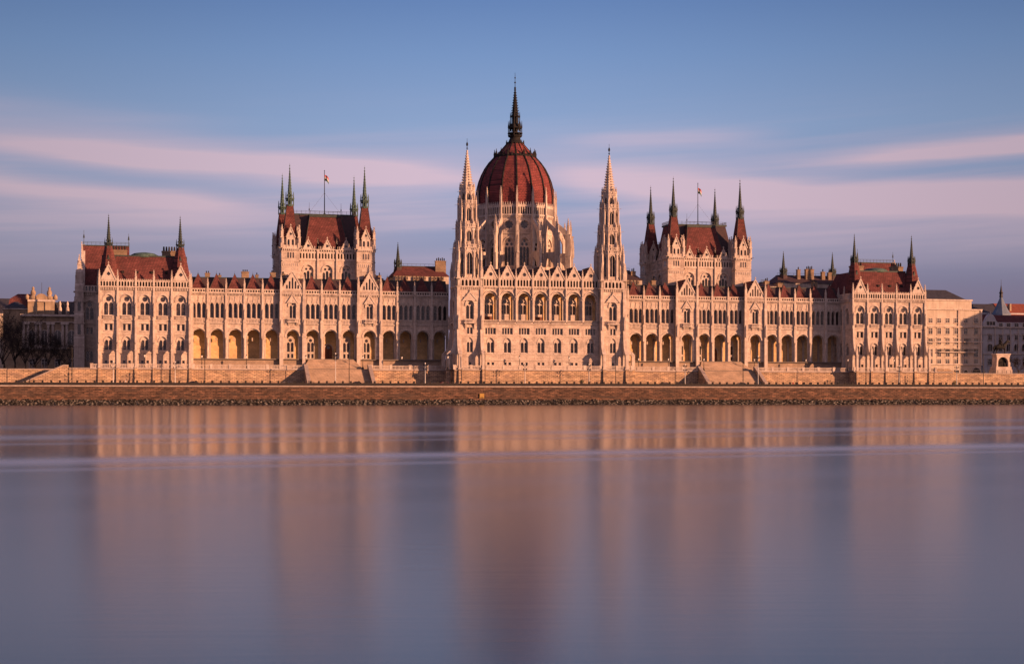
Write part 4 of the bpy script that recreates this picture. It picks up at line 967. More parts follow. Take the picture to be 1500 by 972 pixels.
# ---------------------------------------------------------------- terrace, base walls, balustrades, stairs
def terrace():
    b = MB('ashlar')
    segs = [(-133.2, -104.6, -1.65), (-104.6, -27.9, 2.7), (-27.9, 27.9, -6.15), (27.9, 104.6, 2.7), (104.6, 133.2, -1.65)]
    for x0, x1, y in segs:
        b.mat('ashlar').box(x0, x1, y, 12, ZQ - .3, ZT - .45)
        b.mat('pavement').box(x0 + .01, x1 - .01, y + .02, 12, ZT - .3, ZT)
        b.mat('coping').box(x0 - .05, x1 + .05, y - .22, y + .5, ZT - .45, ZT - .18)
        b.mat('parapet').box(x0, x1, y - .08, y + .4, ZQ - .3, ZQ + .6)
    # ends beyond the pavilions, stepping down to the street walls
    for s in (-1, 1):
        a, c = sorted((s * 133.2, s * 139.5))
        b.mat('ashlar').box(a, c, -1.65, 60, ZQ - .3, ZT - .45); b.mat('pavement').box(a, c, -1.63, 60, ZT - .3, ZT)
        b.mat('coping').box(a, c, -1.85, -1.2, ZT - .45, ZT - .18)
    b.mat('pavement').box(-139, 139, 12, 60, ZT - 1, ZT - .05)
    o = MB_place('terrace', b, PARL, (0, 0, ZQ))
    def balus(x0, x1, y):
        q = MB('trim'); L = x1 - x0; n = max(1, round(L / 5.3)); p = L / n
        q.box(x0, x1, y - .1, y + .25, ZT - .18, ZT); q.box(x0, x1, y - .12, y + .27, ZT + .85, ZT + 1.05)
        q.row(x0, x1, int(L / .42), y, y + .16, ZT, ZT + .85, .45)
        for i in range(n + 1): x = x0 + p * i; q.box(x - .4, x + .4, y - .16, y + .32, ZT - .17, ZT + 1.12); q.box(x - .46, x + .46, y - .22, y + .38, ZT + 1.12, ZT + 1.26)
        MB_place('balustrade', q, o, (x0, y, ZT))
    for x0, x1, y in segs:
        if y == 2.7:
            s = -1 if x0 < 0 else 1
            a, c = (-71.4, -52.2) if s < 0 else (53.2, 72.2)
            balus(x0, a - .5, y); balus(c + .5, x1, y)
        else: balus(x0, x1, y)
    for s, (a, c) in ((-1, (-71.4, -52.2)), (1, (53.2, 72.2))):
        st = MB('parapet'); n = 30; y = 2.7; D = 8.2
        for i in range(n):
            z1 = ZT - (i + 1) * (ZT - ZQ) / (n + 1); st.box(a, c, y - D * (i + 1) / n, y + .0 - D * i / n, ZQ - .2, z1)
        st.mat('trim').row(a + 2.4, c - 2.4, 34, y + 3.4, y + 3.55, ZT, ZT + .95, .45); st.box(a + 2.2, c - 2.2, y + 3.3, y + 3.65, ZT + .95, ZT + 1.15)
        # upper flight to the arcade
        uc = s * 62.97
        for i in range(16):
            z1 = ZT + (i + 1) * (ZF - ZT) / 17; st.mat('parapet').box(uc - 9.0 + i * .14, uc + 9.0 - i * .14, 4.4 + i * .28, 9.5, z1 - .3 if i else ZT, z1)
        MB_place('staircase', st, o, (uc, y, ZQ))
        for X, e in ((a, -1), (c, 1)):
            p = MB('ashlar'); w = .45
            poly = [(y + .4, ZQ - .2), (y + .4, ZT + 1.0), (y - .4, ZT + 1.0), (y - D - .2, ZQ + 1.3), (y - D - .7, ZQ + 1.3), (y - D - .7, ZQ - .2)]
            p.prof(poly, X - w, X + w)
            cp = [(y - .4, ZT + 1.0), (y - D - .2, ZQ + 1.3), (y - D - .2, ZQ + 1.52), (y - .4, ZT + 1.22)]
            p.mat('coping').prof(cp, X - w - .12, X + w + .12); p.box(X - .6, X + .6, y - .5, y + .5, ZT - .2, ZT + 1.35); p.box(X - .6, X + .6, y - D - .9, y - D + .1, ZQ - .2, ZQ + 1.65)
            MB_place('stair_parapet', p, o, (X, y, ZQ))
    return o
terrace()

# ================================================================== flags on the halls
def flagpole(x, y, z0, z1, zf, label, faded):
    e = empty('flagpole', (x, y, z0), label, 'flagpole', 'flagpoles on the assembly hall roofs')
    b = MB('iron'); b.tube((0, 0, 0), (0, 0, z1 - z0), .16, .09, 8); b.fr(0, 0, z1 - z0, z1 - z0 + .3, .18, .05); b.box(-.4, .4, -.4, .4, -.1, .3)
    b.tube((0, 0, (z1 - z0) * .5), (-5, -1, .3), .025, .025, 3); b.tube((0, 0, (z1 - z0) * .5), (5, -1, .3), .025, .025, 3)
    place('pole', b, e, (x, y, z0))
    f = MB('flagred'); n = 7
    for k, mt in enumerate(('flagred', 'flagwhite', 'flaggreen')):
        f.mat(mt)
        for i in range(n):
            def p(i, kk):
                t = i / n; X = .12 + 1.25 * t; Y = .18 * math.sin(t * 7 + kk * .4); Z = -kk * .62 - 1.1 * t * t
                return X, Y, Z
            a, b2, c, d = p(i, k), p(i + 1, k), p(i + 1, k + 1), p(i, k + 1)
            f.add([a, b2, c, d, (a[0], a[1] + .02, a[2]), (b2[0], b2[1] + .02, b2[2]), (c[0], c[1] + .02, c[2]), (d[0], d[1] + .02, d[2])], [(0, 1, 2, 3), (4, 7, 6, 5)])
    place('flag', f, e, (x, y, zf))
flagpole(-62.3, 30.5, 60.0, 73.8, 72.6, 'tall flagpole with a red, white and green flag on the left hall roof', 0)
flagpole(63.0, 30.5, 60.0, 73.8, 72.4, 'tall flagpole with a drooping flag on the right hall roof', 1)

# ================================================================== ground, river, quay
def sheet(name, x0, x1, y0, y1, z, mat, kind='structure'):
    b = MB(mat); b.add([(x0, y0, z), (x1, y0, z), (x1, y1, z), (x0, y1, z)], [(0, 1, 2, 3)])
    o = place(name, b, None, (0, 0, 0)); tag(o, kind=kind); return o
QF = -18.0
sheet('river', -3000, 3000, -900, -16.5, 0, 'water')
sheet('ground', -6000, 6000, 12, 9000, ZT - 1.6, 'pavement')
sheet('quay_road', -900, 900, QF + 3.2, 8, ZQ, 'asphalt')
sheet('quay_pavement', -900, 900, QF, QF + 3.2, ZQ + .12, 'pavement')
b = MB('quaystone'); b.box(-900, 900, QF, QF + 1.2, -.6, ZQ - .28); b.box(-900, 900, QF - .25, QF, -.6, 1.9)
b.mat('coping').box(-900, 900, QF - .22, QF + .7, ZQ - .28, ZQ + .1); 
q = MB_place('quay_wall', b, None, (0, QF, 0)); tag(q, 'long reddish brown stone quay wall rising from the river', 'quay wall')
b = MB('kerbstone'); b.box(-900, 900, QF + 3.2, QF + 3.5, ZQ - .1, ZQ + .92)
q = MB_place('kerb', b, None, (0, QF + 3.3, ZQ)); tag(q, kind='structure')
# rubble
rnd = random.Random(3); b = MB('rock')
for i in range(6500):
    x = rnd.uniform(-195, 225); t = rnd.random(); yy = QF - .3 - t * 2.4; z = 1.55 * (1 - t) - .1 + rnd.uniform(-.15, .2); r = rnd.uniform(.16, .46)
    vs = [Vector((dx, dy, dz)).normalized() * r * rnd.uniform(.75, 1.2) for dx in (-1, 1) for dy in (-1, 1) for dz in (-1, 1)]
    b.add([(x + v.x * 1.3, yy + v.y, z + v.z * .7) for v in vs], [(0, 1, 3, 2), (4, 6, 7, 5), (0, 4, 5, 1), (2, 3, 7, 6), (0, 2, 6, 4), (1, 5, 7, 3)])
b.prof([(QF, 1.5), (QF - 3.0, -.5), (QF, -.5)], -900, 900)
tag(MB_place('rubble', b, None, (0, QF, 0)), 'dark rubble stones heaped along the waterline below the quay wall', 'rubble', kind='stuff')

# street-level retaining walls beside the building, with the left ramp
b = MB('ashlar'); b.box(-700, -139.5, 4.0, 5.2, ZQ - .3, 10.1); b.mat('coping').box(-700, -139.5, 3.85, 5.3, 10.1, 10.4)
tag(MB_place('retaining_wall', b, None, (-200, 4, ZQ)), 'sunlit stone embankment wall beneath the bare trees left of the parliament', 'wall')
b = MB('ashlar'); x0, x1 = -152.5, -139.6
b.panel([(x0, ZQ - .2), (x1 + .0, ZQ - .2), (x1, ZT + .4), (-141.0, ZT + .4), (x0, ZQ + .5)], [], -1.6, -.9)
b.mat('coping').panel([(x0 - .1, ZQ + .5), (-141.0, ZT + .4), (x1, ZT + .4), (x1, ZT + .75), (-141.1, ZT + .75), (x0 - .1, ZQ + .85)], [], -1.7, -.8)
b.mat('asphalt').add([(x0, -.4, ZQ + .05), (-139.6, -.4, ZT - .4), (-139.6, 4, ZT - .4), (x0, 4, ZQ + .05)], [(0, 1, 2, 3)])
tag(MB_place('ramp', b, None, (-145, 0, ZQ)), 'stone ramp climbing from the quay to the left end of the parliament terrace', 'ramp')
b = MB('ashlar'); b.box(139.5, 800, 3.2, 4.4, ZQ - .3, 10.0); b.mat('coping').box(139.5, 800, 3.05, 4.5, 10.0, 10.25)
b.mat('ashlar').panel([(133.3, ZQ - .3), (141.5, ZQ - .3), (141.5, 10.0), (138, ZT + .9), (133.3, ZT + .9)], [], -1.6, 3.2)
tag(MB_place('retaining_wall', b, None, (170, 3.2, ZQ)), 'sunlit stone embankment wall below the equestrian statue', 'wall')
def railing(x0, x1, y, z, label):
    b = MB('iron'); n = int((x1 - x0) / 1.6)
    for k in range(n + 1): x = x0 + (x1 - x0) * k / n; b.box(x - .06, x + .06, y - .06, y + .06, z, z + 1.0)
    for zz in (.15, .5, .95): b.box(x0, x1, y - .03, y + .03, z + zz, z + zz + .06)
    tag(MB_place('railing', b, None, (x0, y, z)), label, 'railing')
railing(-230, -140.5, 4.6, 10.4, 'dark iron railing on the embankment wall in front of the bare trees')
railing(143, 230, 3.9, 10.25, 'dark iron railing on the embankment wall right of the parliament')

# ================================================================== street furniture
def bollards():
    b = MB('kerbstone'); b.box(-.26, .26, -.2, .2, 0, .45); b.sq(0, 0, .45, .56, .3, .2)
    me = b.mesh('bollard')
    for i in range(-66, 92):
        x = i * 2.32
        o = place('bollard', me, None, (x, QF + 3.35, ZQ + .92)); tag(o, 'squat dark stone bollard in the long row on the quay edge', 'bollard', 'bollards along the quay')
bollards()

CX, CY = -126.2286, -478.7085
FW = (math.sin(YAW), math.cos(YAW)); RT = (math.cos(YAW), -math.sin(YAW))
def U(px, v):
    """plan position on the line y = v that was measured at image column px"""
    a = (px - 750) / 2358.; d = (FW[0] + a * RT[0], FW[1] + a * RT[1]); return CX + (v - CY) / d[1] * d[0]

# many-armed quay lamps
def quay_lamp(H):
    e = bpy.data.objects.new('quay_lamp', None); col.objects.link(e); WORLD[e.name] = Vector((0, 0, 0))
    b = MB('palepaint'); b.lathe([(.28, 0), (.3, .5), (.16, .7), (.12, 1.4), (.09, H * .6), (.07, H - .3)], 10); place('post', b, e)
    k = 0
    for z, n in ((H - .5, 4), (H - 1.7, 4)):
        for i in range(n):
            a = math.pi / 2 * i + math.pi / 4; x, y = .6 * math.cos(a), .6 * math.sin(a)
            ar = MB('iron'); ar.tube((0, 0, z - .35), (x * .6, y * .6, z - .3), .035, .035, 5); ar.tube((x * .6, y * .6, z - .3), (x, y, z - .02), .035, .03, 5)
            ar.lathe([(.07, z), (.15, z + .28), (.17, z + .3), (.04, z + .42)], 8, x, y)
            o = place('lamp_arm', ar, e)
    gl = MB('lampglass'); gl.lathe([(.08, H - .25), (.19, H - .05), (.15, H + .2), (.02, H + .3)], 8); place('lamp_head', gl, e)
    return e
QL = [(166, 'quay lamp with clustered heads below the second bay of the left end pavilion', 6.6), (256.5, 'quay lamp with clustered heads below the last bay of the left end pavilion', 6.6),
      (491.5, 'tall pale clustered quay lamp before the left staircase', 9.4), (622.8, 'pale clustered quay lamp against the shaded wall left of the twin towers', 6.8),
      (769, 'clustered quay lamp below the middle of the central block', 6.6), (862.8, 'clustered quay lamp below the right end of the central block', 6.6),
      (1003.5, 'clustered quay lamp just left of the right staircase', 6.8), (1110.5, 'tall pale clustered quay lamp at the foot of the right staircase', 9.4),
      (1317, 'clustered quay lamp before the right end pavilion', 6.6), (1401.5, 'clustered quay lamp beyond the right end pavilion, under the cream block', 6.6)]
la, lb = quay_lamp(6.7), quay_lamp(9.4); ua = ub = False
for px, lab, H in QL:
    v = -12.5; tall = H > 9; loc = (U(px, v), v, ZQ)
    src = lb if tall else la
    used = ub if tall else ua
    o = copy_tree(src, loc) if used else src
    o.location = loc
    if tall: ub = True
    else: ua = True
    tag(o, lab, 'street lamp', 'clustered lamps on the quay')
# slender masts
b = MB('iron'); b.lathe([(.22, 0), (.22, .6), (.13, .8), (.10, 5.6), (.09, 10.4), (.02, 10.7)], 8); b.tube((0, 0, 10.2), (-.9, 0, 10.45), .05, .04, 5); b.box(-1.3, -.8, -.12, .12, 10.4, 10.52)
mm = b.mesh('slender_mast')
for px, lab in ((105.5, 'slender dark mast by the ramp at the far left'), (300, 'slender dark mast below the left end of the arcade'), (511.5, 'slender dark mast before the left staircase'), (710.5, 'slender dark mast before the left twin tower'),
                (902, 'slender dark mast before the right twin tower'), (1088.5, 'slender dark mast before the right staircase'), (1268.5, 'slender dark mast before the right end pavilion'), (1440.5, 'slender dark mast left of the equestrian statue')):
    tag(place('slender_mast', mm, None, (U(px, -12), -12, ZQ)), lab, 'mast', 'slender masts on the quay')
# terrace lanterns
def lantern():
    e = bpy.data.objects.new('terrace_lantern', None); col.objects.link(e); WORLD[e.name] = Vector((0, 0, 0))
    b = MB('iron'); b.lathe([(.34, 0), (.34, .35), (.16, .6), (.1, 1.4), (.07, 3.0), (.12, 3.1)], 8); place('post', b, e)
    g = MB('lampglass'); g.lathe([(.14, 3.1), (.26, 3.65), (.24, 3.75)], 6, smooth=False); g.mat('iron').lathe([(.3, 3.75), (.12, 4.0), (.02, 4.2)], 6, smooth=False); place('lamp_head', g, e)
    return e
tl = lantern(); first = True
TL = [(211.7, -.8, 'before the middle of the left end pavilion'), (295.6, 3.6, 'at the left end of the arcade terrace'), (361, 3.6, 'before the third and fourth arches from the left pavilion'), (448, 3.6, 'at the left head of the left staircase'),
      (531.5, 3.6, 'at the right head of the left staircase'), (588.6, 3.6, 'in front of the shaded arches left of the twin towers'), (656, -5.2, 'at the left foot of the left twin tower'), (761, -5.4, 'on the left half of the central block terrace'),
      (833.6, -5.4, 'on the right half of the central block terrace'), (935.4, 3.6, 'close right of the right twin tower'), (979, 3.6, 'before the arch left of the right staircase gable'), (1031, 3.6, 'at the left head of the right staircase'),
      (1105, 3.6, 'at the right head of the right staircase'), (1180.5, 3.6, 'before the arches shaded by the right pavilion'), (1242, -.8, 'at the left corner of the right end pavilion'), (1309.7, -.8, 'before the middle of the right end pavilion')]
for px, v, lab in TL:
    loc = (U(px, v), v, ZT + .02)
    o = tl if first else copy_tree(tl, loc); o.location = loc; first = False
    tag(o, 'black terrace lantern ' + lab, 'lantern', 'lanterns on the parliament terrace')
# yellow river mark on the quay wall
e = empty('river_sign', (U(706, QF - .4), QF - .3, 2.0), 'small yellow river sign low on the quay wall below the left twin tower', 'river sign')
b = MB('yellow'); b.box(-.65, .65, -.1, 0, .5, 1.4); b.box(-.65, -.4, -.1, 0, 0, .5); b.box(-.13, .13, -.1, 0, 0, .5); b.box(.4, .65, -.1, 0, 0, .5); place('board', b, e, (U(706, QF - .4), QF - .3, 1.9))
b = MB('iron'); b.box(-.35, -.28, -.11, -.1, .7, 1.6); b.box(.28, .35, -.11, -.1, .7, 1.6); place('mark', b, e, (U(706, QF - .4), QF - .3, 1.9))

# ================================================================== cars
def car(mat, L=4.3):
    e = bpy.data.objects.new('parked_car', None); col.objects.link(e); WORLD[e.name] = Vector((0, 0, 0))
    b = MB(mat); h = L / 2
    b.panel([(-h, .35), (h, .35), (h + .02, .62), (h - .15, .85), (h - 1.05, .95), (h - 1.6, 1.38), (-h + 1.3, 1.42), (-h + .45, 1.0), (-h + .02, .92)],
            [], -.86, .86); b.panel([(-h + .1, .4), (h - .1, .4), (h - .1, .8), (-h + .1, .85)], [], -.9, .9); place('body', b, e)
    g = MB('glass'); g.panel([(h - 1.2, .97), (h - 1.65, 1.33), (-h + 1.35, 1.36), (-h + .7, 1.02)], [], -.875, .875); place('window', g, e)
    for sx in (-1, 1):
        for sy in (-1, 1):
            w = MB('rubber'); w.T = Matrix.Translation((sx * h * .62, sy * .8, .32)) @ Matrix.Rotation(R(90), 4, 'X'); w.fr(0, 0, -.1, .1, .32, .32, 14); w.mat('cargrey').fr(0, 0, -.115, .115, .19, .19, 10)
            place('wheel', w, e)
    for sy in (-.65, .65):
        l = MB('lampglass'); l.box(h - .06, h + .03, sy - .15, sy + .15, .62, .76); place('headlight', l, e)
    return e
CARS = [('carblack', 285, 'black parked car on the quay below the leftmost arcade arches'), ('cargrey', 422, 'dark grey parked car just left of the left staircase'), ('carblack', 524, 'black parked car at the foot of the left staircase'),
        ('carred', 652, 'dark red parked car by the corner of the central base wall'), ('carblack', 974, 'black parked car left of the right staircase'), ('cargrey', 1087, 'dark grey parked car before the right staircase')]
for mt, px, lab in CARS:
    o = car(mt); o.location = (U(px, -8.5), -8.5, ZQ + .004); tag(o, lab, 'car', 'cars parked along the quay')

# ================================================================== people
def person(loc, rz, top, legs, hair='clothbrown', h=1.74, stride=.22, arms=0, label='', hat=False):
    k = h / 1.74
    V = [(0, 0, .92), (0, 0, 1.12), (0, -.01, 1.36), (0, -.01, 1.5), (0, 0, 1.56), (0, -.02, 1.66),          # 0-5 spine, neck, head
         (-.09, 0, .88), (-.1, -stride * .45, .48), (-.1, -stride, .07), (-.1, -stride - .14, .04),
         (.09, 0, .88), (.1, stride * .35, .48), (.1, stride, .08), (.1, stride - .13, .04),
         (-.18, 0, 1.42), (-.24, .04 + arms * .1, 1.15), (-.24, -.08 - arms * .1, .9), (-.235, -.11 - arms * .12, .82),
         (.18, 0, 1.42), (.24, -.04, 1.15), (.25, -.12, .9), (.245, -.15, .82), (0, -.02, 1.74)]
    E = [(0, 1), (1, 2), (2, 3), (3, 4), (4, 5), (5, 22), (0, 6), (6, 7), (7, 8), (8, 9), (0, 10), (10, 11), (11, 12), (12, 13), (2, 14), (14, 15), (15, 16), (16, 17), (2, 18), (18, 19), (19, 20), (20, 21)]
    Rr = [.13, .12, .14, .07, .055, .10, .09, .065, .04, .035, .09, .065, .04, .035, .07, .05, .038, .03, .07, .05, .038, .03, .07]
    me = bpy.data.meshes.new('person'); me.from_pydata([(x * k, y * k, z * k) for x, y, z in V], E, []); me.update()
    o = bpy.data.objects.new('person', me); col.objects.link(o)
    md = o.modifiers.new('Skin', 'SKIN'); md.use_smooth_shade = True
    for i, sv in enumerate(me.skin_vertices[0].data): sv.radius = (Rr[i] * k, Rr[i] * k); sv.use_root = (i == 0)
    sb = o.modifiers.new('Sub', 'SUBSURF'); sb.levels = 1; sb.render_levels = 1
    dg = bpy.context.evaluated_depsgraph_get(); ev = o.evaluated_get(dg); m2 = bpy.data.meshes.new_from_object(ev)
    o.modifiers.clear(); o.data = m2; m2.materials.clear()
    for q in ('skin', top, legs, hair): m2.materials.append(MATS[q])
    for p in m2.polygons:
        z = p.center.z / k; x = abs(p.center.x / k)
        p.material_index = 0 if (z > 1.5 or (x > .2 and z < .88 and z > .7)) else (1 if z > .86 or x > .17 else 2)
        if z > 1.69 or (z > 1.58 and p.center.y > .03): p.material_index = 3
        if z < .09: p.material_index = 3
        p.use_smooth = True
    o.location = loc; o.rotation_euler = (0, 0, rz); WORLD[o.name] = Vector(loc)
    tag(o, label, 'person', 'people walking on the quay'); return o
PZ = ZQ + .004
for px, v, rz, tp, lg, lab in (
    (479, -12, 90, 'clothdark', 'clothdark', 'person in dark clothes walking before the left staircase'),
    (1157.5, -12, 0, 'clothbrown', 'clothdark', 'leftmost of the three people standing right of the right staircase'),
    (1161.8, -12, 15, 'clothred', 'clothdark', 'middle of the three people standing right of the right staircase'),
    (1165.8, -12, -15, 'clothbrown', 'clothbrown', 'rightmost of the three people standing right of the right staircase'),
    (1175.8, -12, 90, 'clothdark', 'clothdark', 'lone person a few steps right of the group of three'),
    (803.8, -12, -90, 'clothdark', 'clothdark', 'person in dark clothes below the middle of the central block'),
    (184, -12, 90, 'clothpale', 'clothdark', 'person in a pale coat on the quay below the left end pavilion'),
    (181, -12, 90, 'clothdark', 'clothdark', 'person in dark clothes left of the one in a pale coat'),
    (295.3, -12, -90, 'clothbrown', 'clothdark', 'person near the slender mast below the arcade, standing left of it'),
    (309.6, -12, -90, 'clothbrown', 'clothbrown', 'person in brown right of the slender mast below the arcade'),
    (871, -12, 90, 'clothdark', 'clothdark', 'left of two people below the right twin tower'),
    (875.5, -12, 70, 'clothbrown', 'clothdark', 'right of two people below the right twin tower'),
    (1185.5, -12, 90, 'clothdark', 'clothbrown', 'person before the shaded base wall near the right end pavilion'),
    (1379, -12, -90, 'clothdark', 'clothdark', 'person in dark clothes beyond the right end pavilion')):
    person((U(px, v), v, PZ), R(rz), tp, lg, label=lab, h=1.7 + (int(px) % 5) * .035)
# cyclist-like small shrubs in tubs on the quay
def shrub(px, v, lab):
    e = empty('shrub', (U(px, v), v, PZ), lab, 'shrub', 'small shrubs on the quay')
    r = random.Random(int(px)); b = MB('bark'); b.tube((0, 0, 0), (0, 0, 1.0), .07, .05, 6)
    for i in range(6): a = r.random() * 6.3; b.tube((0, 0, .8), (.5 * math.cos(a), .5 * math.sin(a), 1.6), .03, .01, 4)
    place('trunk', b, e, (U(px, v), v, PZ))
    c = MB('leaf')
    for i in range(260):
        d = Vector((r.gauss(0, 1), r.gauss(0, 1), r.gauss(0, 1))).normalized() * r.random() ** .4 * .75; p = d + Vector((0, 0, 1.45)); q = .1
        n1 = Vector((r.gauss(0, 1), r.gauss(0, 1), r.gauss(0, 1))).normalized(); n2 = n1.orthogonal().normalized()
        c.add([p + n1 * q, p + n2 * q, p - n1 * q, p - n2 * q], [(0, 1, 2, 3)])
    place('crown', c, e, (U(px, v), v, PZ))
shrub(852, -11, 'small dark shrub below the right end of the central block'); shrub(1398.6, -11, 'small dark shrub beside the clustered lamp beyond the right pavilion')

# ================================================================== bare trees
def tree_mesh(seed, H):
    r = random.Random(seed); tr = MB('bark'); cr = MB('bark')
    def grow(p, d, L, rad, lev):
        segs = 3; q = p
        for i in range(segs):
            d = (d + Vector((r.gauss(0, .1), r.gauss(0, .1), r.gauss(0, .05) + .03))).normalized()
            n = q + d * L / segs; (tr if lev < 2 else cr).tube(q, n, rad * (1 - i * .22), rad * (1 - (i + 1) * .22), 6 if lev < 2 else 3); q = n
            if lev >= 1 and lev < 5:
                nb = 2 if lev == 4 else 1
                for _ in range(nb):
                    a = Vector((r.gauss(0, 1), r.gauss(0, 1), r.gauss(.2, .7))).normalized(); grow(q, (d * .7 + a * .8).normalized(), L * r.uniform(.5, .68), max(rad * .5, .021), lev + 1)
        if lev == 0:
            for k in range(6):
                a = 2 * math.pi * k / 6 + r.random(); grow(q + Vector((0, 0, -r.random() * H * .12)), Vector((math.cos(a) * .65, math.sin(a) * .65, 1)).normalized(), H * r.uniform(.32, .42), rad * .45, 1)
        elif lev < 4:
            grow(q, d, L * .6, rad * .4, lev + 1)
    grow(Vector((0, 0, 0)), Vector((0, 0, 1)), H * .28, H * .02, 0)
    return tr.mesh('trunk'), cr.mesh('crown')
TM = [tree_mesh(11, 15), tree_mesh(12, 15), tree_mesh(15, 15)]
def tree(x, y, k, lab, zb=ZT - 1.6, s=1.0, rz=0):
    e = empty('bare_tree', (x, y, zb), lab, 'tree', 'bare winter trees')
    a = place('trunk', TM[k][0], e, (x, y, zb), rz, sc_=(s, s, s)); c = place('crown', TM[k][1], e, (x, y, zb), rz, sc_=(s, s, s))
TREES = [(-12, 40, 1.30, 'bare tree cut by the left edge of the photo'), (7, 36, 1.30, 'second bare tree from the left edge, before the distant gabled house'), (22, 42, 1.32, 'third bare tree from the left, left of the old palace corner'),
         (38, 37, 1.04, 'bare tree directly before the old palace corner tower'), (55, 44, 0.94, 'bare tree before the palace attic pediment'), (70, 38, 0.91, 'bare tree between the palace pediment and the parliament'),
         (86, 43, 0.94, 'bare tree second from the parliament end block'), (101, 38, 0.88, 'bare tree closest to the left end of the parliament')]
for i, (px, v, s_, lab) in enumerate(TREES): tree(U(px, v), v, i % 3, lab, s=s_, rz=i * 1.7)
tree(U(1491, 24), 24, 1, 'bare tree right of the equestrian statue', s=.62, rz=2)

# ================================================================== neighbouring buildings
def sashwin(w, h, fr='trim', head=True):
    b = MB(fr); b.panel(rect(-w / 2 - .18, w / 2 + .18, -.15, h + .2), [rect(-w / 2, w / 2, 0, h)], -.1, .02)
    if head: b.box(-w / 2 - .35, w / 2 + .35, -.3, .0, h + .2, h + .38)
    b.box(-w / 2 - .3, w / 2 + .3, -.25, .0, -.28, -.15)
    b.mat('glass').box(-w / 2, w / 2, -.03, .0, 0, h); b.mat('palepaint').box(-.04, .04, -.06, -.02, 0, h); b.box(-w / 2, w / 2, -.06, -.02, h * .66, h * .66 + .08)
    return b.mesh('window')
SW1, SW2, SW3 = sashwin(1.5, 2.1), sashwin(1.6, 2.7), sashwin(1.5, 1.6, head=False)
def archwin(w, h):
    b = MB('trim'); b.panel(arch(0, w + .5, -.1, h, 1, 8), [arch(0, w, 0, h, 1, 8)], -.14, .02); b.mat('glass').panel(arch(0, w, 0, h, 1, 8), [], -.03, .01); b.mat('palepaint').box(-.05, .05, -.08, -.02, 0, h + w / 2); return b.mesh('window')
AW1, AW2 = archwin(2.0, 1.8), archwin(2.2, 3.6)
G0 = ZT - 1.6
# cream block right of the parliament
vA = 66.0
def Zp(py, u, v):
    Y = (u - CX) * FW[0] + (v - CY) * FW[1]; return 1.5 + (585 - py) * Y / 2358.
xa, xb, xc_ = U(1350, vA) - 14, U(1424, vA), U(1437.5, vA)
zc1 = Zp(439, xb, vA); zc2 = Zp(453.5, xc_, vA)
e = empty('office_block', (xb, vA, G0), 'cream seven storey block with a dark hipped roof right of the parliament', 'building')
b = MB('cream'); b.box(xa, xb, vA + .4, vA + 26, G0, zc1); b.box(xa, xc_, vA, vA + 30, G0, zc2)
b.mat('trim')
for z in (zc2 - .1, zc2 - 6.5, 29.0 - 6, 14.6): b.box(xa, xc_ + .3, vA - .45, vA + .01, z - .2, z + .25)
b.box(xa, xb + .35, vA + .05, vA + .41, zc1 - .5, zc1 + .05)
for z in range(6): b.box(xa, xc_, vA - .06, vA + .01, G0 + .5 + z * .95, G0 + .7 + z * .95)
for xx in (U(1404, vA), U(1437, vA)): b.box(xx - .3, xx + .3, vA - .35, vA + .01, 15, zc2)
MB_place('wall', b, e, (xb, vA, G0))
r_ = MB('slate'); zr = Zp(425, xb, vA + 6); r_.hip(xa, U(1420, vA) , vA + 1.2, vA + 25, zc1 - .2, xa, U(1399, vA), vA + 7, vA + 18, zr); MB_place('roof', r_, e, (xb, vA, G0))
for py, kind in ((455, SW3), (468.5, SW3), (485, SW1), (500, SW1), (517, SW2), (528, SW3)):
    for px in (1363, 1375.5, 1388, 1400.5, 1414.5, 1429.5):
        if py == 455 and px > 1420: continue
        x = U(px, vA); place('window', kind, e, (x, vA - (.02 if py != 455 else -.38), Zp(py + (4 if kind is not SW2 else 5), x, vA)))
for px, w in ((1388, 1.6), (1401.5, 1.6), (1414.5, 1.6), (1430, 3.4)):
    x = U(px, vA); b = MB('trim'); b.panel(arch(0, w + .7, 0, 2.0, 1, 8), [arch(0, w, .0, 2.0, 1, 8)], -.2, .02); b.mat('iron').panel(arch(0, w, 0, 2.0, 1, 8), [], -.03, .01); place('arched_door', b, e, (x, vA - .02, G0 + .6))
for px0, px1, py in ((1374, 1427, 515), (1410, 1420, 500), (1358, 1368, 500.5)):
    x0, x1 = U(px0, vA), U(px1, vA); z = Zp(py, x0, vA); b = MB('trim'); b.box(x0, x1, vA - 1.1, vA, z - .3, z); b.mat('iron'); b.row(x0, x1, int((x1 - x0) / .35), vA - 1.08, vA - 1.03, z, z + .9, .25); b.box(x0, x1, vA - 1.1, vA - 1.0, z + .9, z + 1.0)
    MB_place('balcony', b, e, (x0, vA, z))
